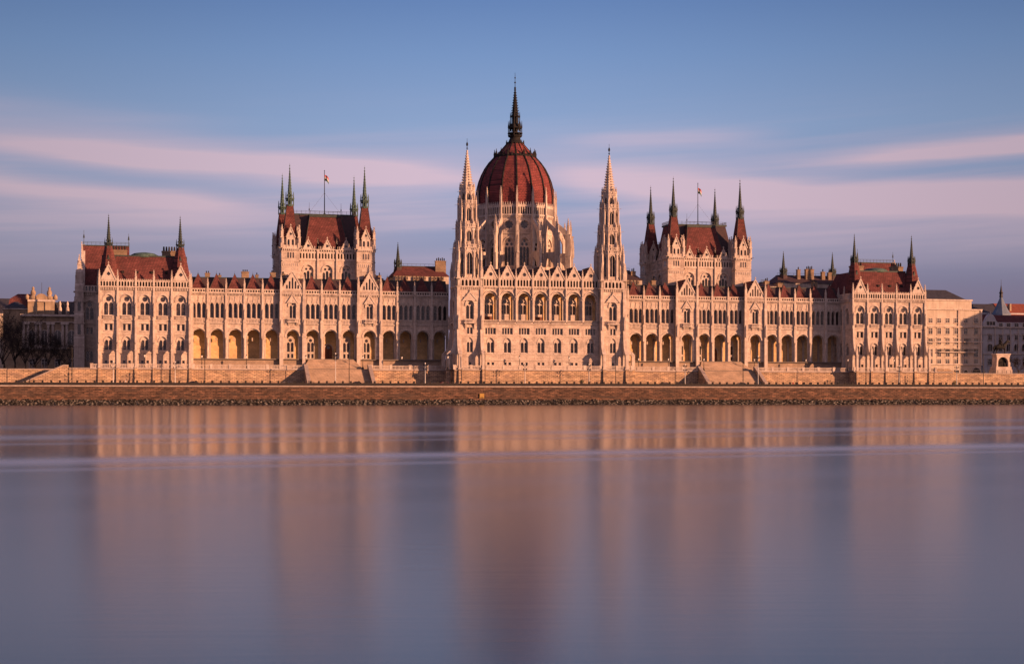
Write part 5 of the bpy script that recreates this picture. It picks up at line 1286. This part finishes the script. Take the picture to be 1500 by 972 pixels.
# grey corner house
vB = 84.0; x0 = U(1439.5, vB); x1 = x0 + 62
e = empty('corner_house', (x0, vB, G0), 'grey-white neo-baroque house with dark red roofs at the right edge', 'building')
zB = Zp(471.5, x0, vB); zA2 = Zp(479, x0, vB)
b = MB('greywall'); b.box(x0, x1, vB, vB + 24, G0, zB); b.mat('trim'); b.box(x0 - .3, x1, vB - .6, vB + .01, zA2 - .2, zA2 + .35); b.box(x0, x1, vB - .25, vB + .01, zA2 - 3.0, zA2 - 2.8); b.box(x0, x1, vB - .3, vB + .01, 19.0, 19.4)
for k in range(9): x = x0 + 6.9 + k * 3.35 - 1.6; b.box(x - .25, x + .25, vB - .2, vB + .01, 19.4, zA2 - .2)
MB_place('wall', b, e, (x0, vB, G0))
g = MB('greywall'); gx = U(1450.5, vB); zg = Zp(459.5, gx, vB); g.panel([(-3.4, zA2), (3.4, zA2), (3.2, zg - 3.4), (2.3, zg - 2.6), (1.6, zg - 1.2), (.8, zg - .3), (0, zg), (-.8, zg - .3), (-1.6, zg - 1.2), (-2.3, zg - 2.6), (-3.2, zg - 3.4)], [], -.5, 1.2)
g.mat('trim').box(-3.5, 3.5, -.75, -.49, zA2 + .1, zA2 + .4); g.mat('glass').box(-1.8, 1.8, -.54, -.49, zA2 + .8, zA2 + 2.2); g.mat('trim').fr(0, -.2, zg, zg + 1, .3, .1)
for sg in (-1, 1): g.box(sg * .6 - .1, sg * .6 + .1, -.56, -.5, zA2 + .8, zA2 + 2.2)
place('gable', g, e, (gx, vB, 0))
r_ = MB('redroof'); r_.hip(x0, x1, vB + .3, vB + 24, zB - .1, x0 + 1, x1, vB + 4, vB + 20, zB + 3.0); MB_place('roof', r_, e, (x0, vB, G0))
for py, kd in ((475.5, SW3), (494, SW1), (510, AW1), (530, SW1)):
    for px in (1450, 1466, 1477.5, 1489, 1500.5, 1512):
        x = U(px, vB)
        if py == 475.5 and px == 1450: continue
        place('window', kd, e, (x, vB - .02, Zp(py + 4, x, vB)))
# tall roofs further back with blue-grey turret
vD = 128.0
e = empty('far_house', (U(1470, vD), vD, G0), 'distant house with orange-red roof and blue-grey spired turret behind the grey house', 'building')
b = MB('greywall'); xx0, xx1 = U(1426, vD), U(1530, vD); b.box(xx0, xx1, vD, vD + 24, G0, Zp(459, xx1, vD)); MB_place('wall', b, e, (xx0, vD, G0))
r_ = MB('slate'); zl, zh = Zp(461, xx0, vD), Zp(443.5, xx0, vD); r_.hip(xx0, U(1466, vD), vD - .5, vD + 24, zl, xx0 + 3, U(1466, vD), vD + 6, vD + 16, zh); r_.mat('tile').hip(U(1466.1, vD), xx1, vD - .5, vD + 24, zl, U(1466.1, vD), xx1, vD + 6, vD + 16, zh + .3)
r_.mat('oldstone').box(U(1483, vD), U(1485.5, vD), vD + 2, vD + 4, zl, zl + 5); MB_place('roof', r_, e, (xx0, vD, G0))
t = MB('bluelead'); tx = U(1466.5, vD - 4); z0 = Zp(460, tx, vD - 4); t.lathe([(4.2, z0 - 1), (3.9, z0), (2.6, z0 + 2.2), (1.5, z0 + 4.6), (.9, z0 + 6.0), (.55, z0 + 7)], 8, tx, vD - 4, smooth=False)
t.mat('greywall').fr(tx, vD - 4, G0, z0 - .8, 3.9, 3.9); t.mat('slate').fr(tx, vD - 4, z0 + 7, z0 + 8.6, .75, .6); t.lathe([(.9, z0 + 8.6), (.5, z0 + 9.6), (.12, z0 + 12)], 8, tx, vD - 4); t.tube((tx, vD - 4, z0 + 12), (tx, vD - 4, z0 + 14.5), .1, .04, 5)
MB_place('turret', t, e, (tx, vD - 4, G0))
# unseen block added beyond the right edge to throw shade on the houses
e = empty('shade_block', (240, 24, G0), 'unseen cream block added beyond the right edge to shade the houses', 'building')
b = MB('cream'); b.box(240, 320, 14, 60, G0, 46); b.mat('trim').box(255.6, 330, 13.6, 60, 45.6, 46.3); MB_place('wall', b, e, (240, 24, G0))
r_ = MB('slate'); r_.hip(240, 320, 14, 60, 46.3, 250, 310, 24, 50, 52); MB_place('roof', r_, e, (240, 24, G0))
for i in range(12):
    for z in (13, 18, 23, 28, 33, 38): place('window', SW2, e, (245 + i * 6, 13.98, z))

# old palace at left
vM = 74.0
x0, x1 = U(33, vM), U(112, vM) + 22
zc = Zp(462, x0, vM)
e = empty('old_palace', (x0, vM, G0), 'ornate old stone palace with a curved attic pediment behind bare trees', 'building')
b = MB('oldstone'); b.box(x0, x1, vM, vM + 38, G0, zc); b.mat('trim').box(x0 - .7, x1, vM - .9, vM + 38, zc - .2, zc + .5); b.box(x0 - .3, x1, vM - .4, vM + .01, zc - 2.2, zc - 1.9); b.box(x0 - .3, x1, vM - .4, vM + .01, 18.2, 18.7)
for z in range(8): b.mat('oldstone').box(x0 - .1, x1, vM - .1, vM + .01, G0 + z * 1.15, G0 + .85 + z * 1.15)
px = 35
for px in (35, 41, 53, 59, 71, 77.5, 92, 98): x = U(px, vM); b.mat('trim').fr(x, vM - .25, 18.7, zc - 2.2, .5, .45, 10); b.box(x - .65, x + .65, vM - .9, vM, zc - 2.9, zc - 2.2); b.box(x - .65, x + .65, vM - .9, vM, 18.2, 19.2)
MB_place('wall', b, e, (x0, vM, G0))
for px in (47, 65, 84.5, 105): x = U(px, vM); place('window', AW2, e, (x, vM - .02, 19.6)); place('window', SW2, e, (x, vM - .14, 12))
at = MB('oldstone'); a0, a1 = U(43, vM), U(78, vM); ac = (a0 + a1) / 2; zt = Zp(441.5, ac, vM); zk = Zp(431, ac, vM)
at.box(a0, a1, vM - .6, vM + 6, zc + .5, zt); at.mat('trim').box(a0 - .5, a1 + .5, vM - 1.1, vM + 6, zt - .1, zt + .6)
hw = (a1 - a0) * .27; at.mat('oldstone').panel([(ac - hw, zt + .6)] + [(ac - hw * math.cos(t), zt + .6 + (zk - zt - .4) * math.sin(t)) for t in [math.pi * i / 12 for i in range(1, 12)]] + [(ac + hw, zt + .6)], [], vM - .9, vM + .5)
for sg in (-1, 1):
    at.box(ac + sg * (a1 - a0) * .36 - 1.5, ac + sg * (a1 - a0) * .36 + 1.5, vM - .95, vM - .55, zc + .5, zt - .1)
    X = ac + sg * (a1 - a0) * .34; at.lathe([(1.1, zt + .6), (1.2, zt + 1.5), (.6, zt + 2), (.9, zt + 2.6), (.75, zt + 3.4), (.35, zt + 3.9), (.5, zt + 4.4), (.1, zt + 4.9)], 10, X, vM)
    at.lathe([(.7, zt + .6), (.75, zt + 1.6), (.2, zt + 2.4)], 8, X + sg * 1.9, vM)
at.mat('tile').box(ac - 2.6, ac + 2.6, vM - .66, vM - .55, zc + 1.4, zt - 1.2) if 0 else None
at.mat('iron').tube((ac, vM + 3, zt), (ac, vM + 3, zt + 6.5), .08, .05, 5)
place('attic', MB_place('x', at, None, (0, 0, 0)).data if 0 else at, e, (0, 0, 0))
rf = MB('redroof'); rf.hip(x0 - 6.5, x0 + 5, vM + 14, vM + 44, zc - .6, x0 - 5, x0 + 4, vM + 17, vM + 40, Zp(438, x0, vM + 20)); rf.hip(x0 - 5, x0 + 4, vM + 17, vM + 40, Zp(438.1, x0, vM + 20), x0 - 2.6, x0 + 2.6, vM + 20, vM + 36, Zp(430.5, x0, vM + 20))
rf.hip(U(78, vM), x1, vM + 3, vM + 20, zc + .3, U(84, vM), x1, vM + 9, vM + 14, Zp(442, x1 - 20, vM + 9)); rf.mat('slate').hip(U(79, vM), x1, vM + .3, vM + 4, zc + .5, U(80, vM), x1, vM + 1.6, vM + 4, zc + 4.6); rf.mat('oldstone').box(x0 - 6.5, x0 + 2, vM + 12, vM + 46, G0, zc)
for px in (88, 99): x = U(px, vM); rf.mat('trim').lathe([(.6, zc + .5), (.6, zc + 2.5), (.3, zc + 3.2), (.45, zc + 4), (.1, zc + 5)], 8, x, vM - .2)
place('roof', rf, e, (0, 0, 0))
tw = MB('oldstone'); xx = U(24, vM + 12); tw.box(xx - 4, xx + 4, vM + 8, vM + 16, G0, Zp(452, xx, vM + 8)); tw.mat('slate').lathe([(5.2, Zp(452, xx, vM + 8)), (4.4, Zp(448, xx, vM + 8)), (2.4, Zp(443.5, xx, vM + 8)), (.8, Zp(441, xx, vM + 8))], 4, xx, vM + 12, R(45), False); tw.mat('trim').box(xx - 4.5, xx + 4.5, vM + 7.5, vM + 16, Zp(453, xx, vM + 8), Zp(451.6, xx, vM + 8))
place('corner_tower', tw, e, (0, 0, 0))
vE = 150.
xx = U(-6, vE); e = empty('far_gabled_house', (xx, vE, G0), 'distant pale house with orange gabled roofs at the left edge', 'building')
b = MB('greywall'); b.box(xx - 30, xx + 12, vE, vE + 20, G0, Zp(474, xx, vE)); MB_place('wall', b, e, (xx, vE, G0))
r_ = MB('tile'); zz = Zp(474, xx, vE)
for k in range(4): c = xx + 6 - k * 9; r_.hip(c - 4.5, c + 4.5, vE - .4, vE + 20, zz, c - .2, c + .2, vE + 2, vE + 18, zz + 4.2)
MB_place('roof', r_, e, (xx, vE, G0))
# far backdrop roofs either side of the square, low behind everything
for k, (px, v, w, h, lab) in enumerate(((-60, 140, 60, 24, 'plain distant house beyond the left edge'), (1560, 150, 70, 24, 'plain distant house beyond the right edge'))):
    x = U(px, v); e = empty('distant_house', (x, v, G0), lab, 'building'); b = MB('cream'); b.box(x - w / 2, x + w / 2, v, v + 20, G0, G0 + h); MB_place('wall', b, e, (x, v, G0)); r_ = MB('slate'); r_.hip(x - w / 2, x + w / 2, v, v + 20, G0 + h, x - w / 2 + 4, x + w / 2 - 4, v + 8, v + 12, G0 + h + 6); MB_place('roof', r_, e, (x, v, G0))
    for i in range(12):
        for z in (3, 8, 13, 18): place('window', SW1, e, (x - w / 2 + 3 + i * (w - 6) / 11, v - .02, G0 + z))

# ================================================================== equestrian statue
vS = 16.0; sx_ = U(1466, vS); G1 = 9.6
e = empty('equestrian_statue', (sx_, vS, G1), 'bronze horseman on a pale arched pedestal above the embankment wall', 'statue')
def Zs(py): return Zp(py, sx_, vS)
zt = Zs(519.5)
b = MB('stone'); b.box(-3.1, 3.1, -2.2, 2.2, G1 - .6, Zs(541)); b.box(-2.9, 2.9, -2.0, 2.0, Zs(541), Zs(537)); 
b.panel([(-2.5, Zs(537)), (2.5, Zs(537)), (2.4, Zs(524)), (2.7, zt - .1), (2.7, zt), (-2.5, zt), (-2.5, zt - .1), (-2.3, Zs(524))], [arch(0, 3.8, Zs(537) + .02, Zs(531), 1, 10)], -1.5, 1.5)
b.mat('trim').box(-2.7, 2.9, -1.65, 1.65, zt, zt + .35); b.box(2.4, 3.3, -.5, .5, Zs(537), Zs(530))
place('pedestal', MB_place('tmp', b, None, (0, 0, 0)).data if 0 else b, e, (sx_, vS, 0))
b = MB('bronze')
rr_ = random.Random(5)
for i in range(9):   # relief group of figures in the niche
    x = -1.5 + i * .37; hh = 1.0 + .7 * math.sin(math.pi * (i + .5) / 9); z0 = Zs(537); b.lathe([(.28, z0), (.3, z0 + hh * .5), (.2, z0 + hh * .8), (.12, z0 + hh * .86), (.17, z0 + hh * .95), (.05, z0 + hh * 1.05)], 8, x, -1.0 + .3 * rr_.random())
b.box(-1.9, 1.9, -.3, .2, Zs(537), Zs(526.4)) if 0 else b.panel(arch(0, 3.75, Zs(537) + .03, Zs(531), 1, 10), [], -.5, .0)
place('relief_figures', b, e, (sx_, vS, 0))
def skinned(name, V, E, Rr, mat, parent, loc, rz=0, sub=2):
    me = bpy.data.meshes.new(name); me.from_pydata(V, E, []); me.update(); o = bpy.data.objects.new(name, me); col.objects.link(o)
    o.modifiers.new('Skin', 'SKIN').use_smooth_shade = True
    for i, sv in enumerate(me.skin_vertices[0].data): sv.radius = (Rr[i], Rr[i]) if not isinstance(Rr[i], tuple) else Rr[i]; sv.use_root = (i == 0)
    sb = o.modifiers.new('Sub', 'SUBSURF'); sb.levels = sub; sb.render_levels = sub
    dg = bpy.context.evaluated_depsgraph_get(); m2 = bpy.data.meshes.new_from_object(o.evaluated_get(dg)); o.modifiers.clear(); o.data = m2
    m2.materials.clear(); m2.materials.append(MATS[mat])
    for p in m2.polygons: p.use_smooth = True; p.material_index = 0
    o.parent = parent; o.location = Vector(loc) - WORLD[parent.name]; o.rotation_euler = (0, 0, rz); WORLD[o.name] = Vector(loc); return o
# horse facing right, walking, about 1.7x life size
HV = [(0, 0, 1.45), (.75, 0, 1.5), (-.8, 0, 1.5), (1.15, 0, 1.8), (1.5, 0, 2.25), (1.75, 0, 2.5), (2.05, 0, 2.3), (2.3, 0, 2.05),
      (.85, -.2, 1.15), (.95, -.2, .75), (.9, -.2, .35), (.92, -.2, .05), (.85, .2, 1.15), (1.25, .2, .9), (1.2, .2, .5), (1.3, .2, .3),
      (-.95, -.22, 1.1), (-.8, -.22, .8), (-1.1, -.22, .45), (-1.05, -.22, .05), (-1.0, .22, 1.1), (-1.15, .22, .8), (-1.45, .22, .45), (-1.4, .22, .05),
      (-1.2, 0, 1.55), (-1.5, 0, 1.2), (-1.65, 0, .7), (1.78, .07, 2.68), (1.78, -.07, 2.68)]
HE = [(0, 1), (0, 2), (1, 3), (3, 4), (4, 5), (5, 6), (6, 7), (1, 8), (8, 9), (9, 10), (10, 11), (1, 12), (12, 13), (13, 14), (14, 15), (2, 16), (16, 17), (17, 18), (18, 19), (2, 20), (20, 21), (21, 22), (22, 23), (2, 24), (24, 25), (25, 26), (5, 27), (5, 28)]
HR = [.52, .48, .5, .38, .30, .25, .18, .14, .27, .16, .12, .14, .27, .16, .12, .14, .33, .2, .13, .14, .33, .2, .13, .14, .16, .2, .12, .06, .06]
ks = 1.58
skinned('horse', [(x * ks * 1.02, y * ks, z * ks * 1.12) for x, y, z in HV], HE, [r * ks for r in HR], 'bronze', e, (sx_ - .2, vS, zt + .35))
RV = [(0, 0, 1.95), (.02, 0, 2.25), (.02, 0, 2.6), (.03, 0, 2.82), (.05, 0, 2.98), (.3, -.42, 1.7), (.15, -.48, 1.2), (.3, -.48, 1.05), (.3, .42, 1.7), (.15, .48, 1.2), (.3, .48, 1.05), (.05, -.28, 2.55), (.15, -.4, 2.2), (.5, -.25, 2.15), (.05, .28, 2.55), (.15, .4, 2.2), (.5, .2, 2.15), (.05, 0, 3.08)]
RE = [(0, 1), (1, 2), (2, 3), (3, 4), (4, 17), (0, 5), (5, 6), (6, 7), (0, 8), (8, 9), (9, 10), (2, 11), (11, 12), (12, 13), (2, 14), (14, 15), (15, 16)]
RR = [.32, .3, .32, .14, .2, .2, .14, .1, .2, .14, .1, .16, .12, .09, .16, .12, .09, .14]
skinned('rider', [(x * ks, y * ks, z * ks * 1.12) for x, y, z in RV], RE, [r * ks for r in RR], 'bronze', e, (sx_ - .3, vS, zt + .35))

# ================================================================== camera, sun, sky
cam = bpy.data.cameras.new('camera'); co = bpy.data.objects.new('camera', cam); col.objects.link(co); sc.camera = co
co.location = (CX, CY, 1.5); co.rotation_euler = (R(90), 0, -YAW)
cam.sensor_width = 36; cam.lens = 36 * 2358 / 1500.; cam.shift_y = 99 / 1500.; cam.clip_start = .5; cam.clip_end = 20000
SUN_AZ, SUN_EL = R(49), R(11)
sd = Vector((math.sin(SUN_AZ) * math.cos(SUN_EL), -math.cos(SUN_AZ) * math.cos(SUN_EL), math.sin(SUN_EL)))
sl = bpy.data.lights.new('sun', 'SUN'); sl.energy = 4.05; sl.angle = R(.6); sl.color = (1, .495, .275)
so = bpy.data.objects.new('sun', sl); col.objects.link(so); so.rotation_euler = (-sd).to_track_quat('-Z', 'Y').to_euler(); so.location = (200, -300, 200)

w = bpy.data.worlds.new('World'); sc.world = w; w.use_nodes = True; nt = w.node_tree
bg = nt.nodes['Background']
sky = N(nt, 'ShaderNodeTexSky', sky_type='NISHITA'); sky.sun_disc = False; sky.sun_elevation = SUN_EL; sky.sun_rotation = math.pi - SUN_AZ; sky.air_density = 1.2; sky.dust_density = 2
tc = N(nt, 'ShaderNodeTexCoord'); sp = N(nt, 'ShaderNodeSeparateXYZ'); nt.links.new(tc.outputs['Generated'], sp.inputs[0])
A = M(nt, 'MULTIPLY', M(nt, 'SUBTRACT', M(nt, 'ARCTAN2', sp.outputs[0], sp.outputs[1]), YAW), 2.358)
E_ = M(nt, 'MULTIPLY', M(nt, 'ARCSINE', sp.outputs[2]), 2.358)
cv = N(nt, 'ShaderNodeCombineXYZ'); nt.links.new(M(nt, 'MULTIPLY', A, 1.4), cv.inputs[0]); nt.links.new(M(nt, 'MULTIPLY', E_, 16), cv.inputs[1])
n1 = noise(nt, cv.outputs[0], 1.0, 4, .55)
cv2 = N(nt, 'ShaderNodeCombineXYZ'); nt.links.new(M(nt, 'MULTIPLY', A, 2.6), cv2.inputs[0]); nt.links.new(M(nt, 'MULTIPLY', E_, 60), cv2.inputs[1])
n2 = noise(nt, cv2.outputs[0], 1.0, 3, .5)
base = ramp(nt, M(nt, 'DIVIDE', E_, 1.6), [(0, lin(128, 108, 136)), (.05, lin(136, 120, 148)), (.095, lin(142, 133, 166)), (.14, lin(143, 151, 188)), (.19, lin(148, 166, 206)), (.245, lin(145, 169, 211)), (.31, lin(121, 152, 202)), (.37, lin(96, 129, 186)), (.6, lin(62, 101, 168)), (1, lin(50, 86, 152))])
def smooth(x, a, b_):
    m_ = N(nt, 'ShaderNodeMapRange', interpolation_type='SMOOTHSTEP'); m_.inputs[1].default_value = a; m_.inputs[2].default_value = b_
    nt.links.new(x, m_.inputs[0]); return m_.outputs[0]
# cloud streaks: (a0, y at a0, slope dy/dx, half width, amplitude, start, end, fade)   in thousandths of the view's focal length
BANDS = [(-.75, 228, .055, 15, .50, -1.2, -.05, .35), (-.35, 250, .04, 11, .62, -.8, .02, .25), (-.2, 262, .01, 8, .45, -.4, .03, .12), (-.75, 283, .075, 12, .72, -1.3, -.33, .16), (-.75, 305, .06, 16, .35, -1.3, -.3, .3),
         (-.25, 300, .0, 26, .28, -.6, .1, .3), (-.5, 345, .0, 16, .22, -1.3, .0, .4), (.06, 262, .08, 13, .75, .0, .45, .12), (.34, 286, .045, 15, .75, .1, 1.3, .3), (.30, 310, .01, 16, .5, .05, 1.3, .3),
         (.45, 245, -.05, 8, .62, .32, 1.4, .22), (.60, 232, -.035, 10, .62, .42, 1.4, .16), (.2, 208, -.02, 9, .38, .0, .45, .2), (.62, 300, -.03, 14, .5, .4, 1.4, .2),
         (-.55, 205, .07, 20, .26, -1.2, -.3, .3), (.45, 352, .0, 13, .42, .1, 1.3, .4), (.2, 340, .0, 14, .25, -.1, .5, .3), (0, 385, .0, 14, .2, -1.3, 1.3, .4), (-.1, 236, .02, 20, .22, -.4, .4, .3)]
cl = None
for a0, y0, k, wd, amp, s0, s1, fd in BANDS:
    ec = M(nt, 'ADD', (585 - y0) / 1000., M(nt, 'MULTIPLY', M(nt, 'SUBTRACT', A, a0), -k))
    t = M(nt, 'DIVIDE', M(nt, 'SUBTRACT', M(nt, 'ADD', E_, M(nt, 'MULTIPLY', M(nt, 'SUBTRACT', n1, .5), .035)), ec), wd * 1.45 / 1000.)
    g = M(nt, 'EXPONENT', M(nt, 'MULTIPLY', M(nt, 'MULTIPLY', t, t), -1))
    wn = M(nt, 'MULTIPLY', smooth(A, s0, s0 + fd), M(nt, 'SUBTRACT', 1.0, smooth(A, s1 - fd, s1)))
    g = M(nt, 'MULTIPLY', M(nt, 'MULTIPLY', g, wn), amp)
    cl = g if cl is None else M(nt, 'ADD', cl, g)
cl = M(nt, 'MULTIPLY', cl, M(nt, 'ADD', .5, M(nt, 'MULTIPLY', n2, 1.0)))
cv3 = N(nt, 'ShaderNodeCombineXYZ'); nt.links.new(M(nt, 'MULTIPLY', A, 1.1), cv3.inputs[0]); nt.links.new(M(nt, 'ADD', M(nt, 'MULTIPLY', E_, 24), M(nt, 'MULTIPLY', A, -1.2)), cv3.inputs[1])
n3 = noise(nt, cv3.outputs[0], 1.0, 5, .6)
te = M(nt, 'DIVIDE', M(nt, 'SUBTRACT', E_, .285), .085)
cirrus = M(nt, 'MULTIPLY', M(nt, 'MULTIPLY', smooth(n3, .42, .68), M(nt, 'EXPONENT', M(nt, 'MULTIPLY', M(nt, 'MULTIPLY', te, te), -1))), .42)
cl = M(nt, 'SUBTRACT', M(nt, 'ADD', cl, cirrus), M(nt, 'MULTIPLY', cl, cirrus))
cl = M(nt, 'MINIMUM', cl, .85)
c = mix(nt, base, lin(230, 198, 214), cl)
front = smooth(sp.outputs[1], -.5, .3)     # the western half of the sky is the warm, bright one
c = mix(nt, lin(205, 178, 205), c, front)
# cool brightening toward the middle of the eastern sky
cen = M(nt, 'EXPONENT', M(nt, 'MULTIPLY', M(nt, 'MULTIPLY', A, A), -2.4))
c = mix(nt, c, lin(0, 0, 0), M(nt, 'MULTIPLY', M(nt, 'SUBTRACT', 1.0, cen), .33))
sk = mix(nt, sky.outputs[0], (.08, .08, .08, 1), 1.0, 'MULTIPLY')
c = mix(nt, c, sk, .12)
nt.links.new(c, bg.inputs[0]); bg.inputs[1].default_value = 1.0 / (2 ** EXPO)

sc.view_settings.view_transform = 'Standard'; sc.view_settings.look = 'None'; sc.view_settings.gamma = 1; sc.view_settings.exposure = EXPO; sc.view_settings.use_curve_mapping = False
sc.cycles.max_bounces = 6; sc.cycles.glossy_bounces = 3; sc.cycles.diffuse_bounces = 3
sc.cycles.use_denoising = True
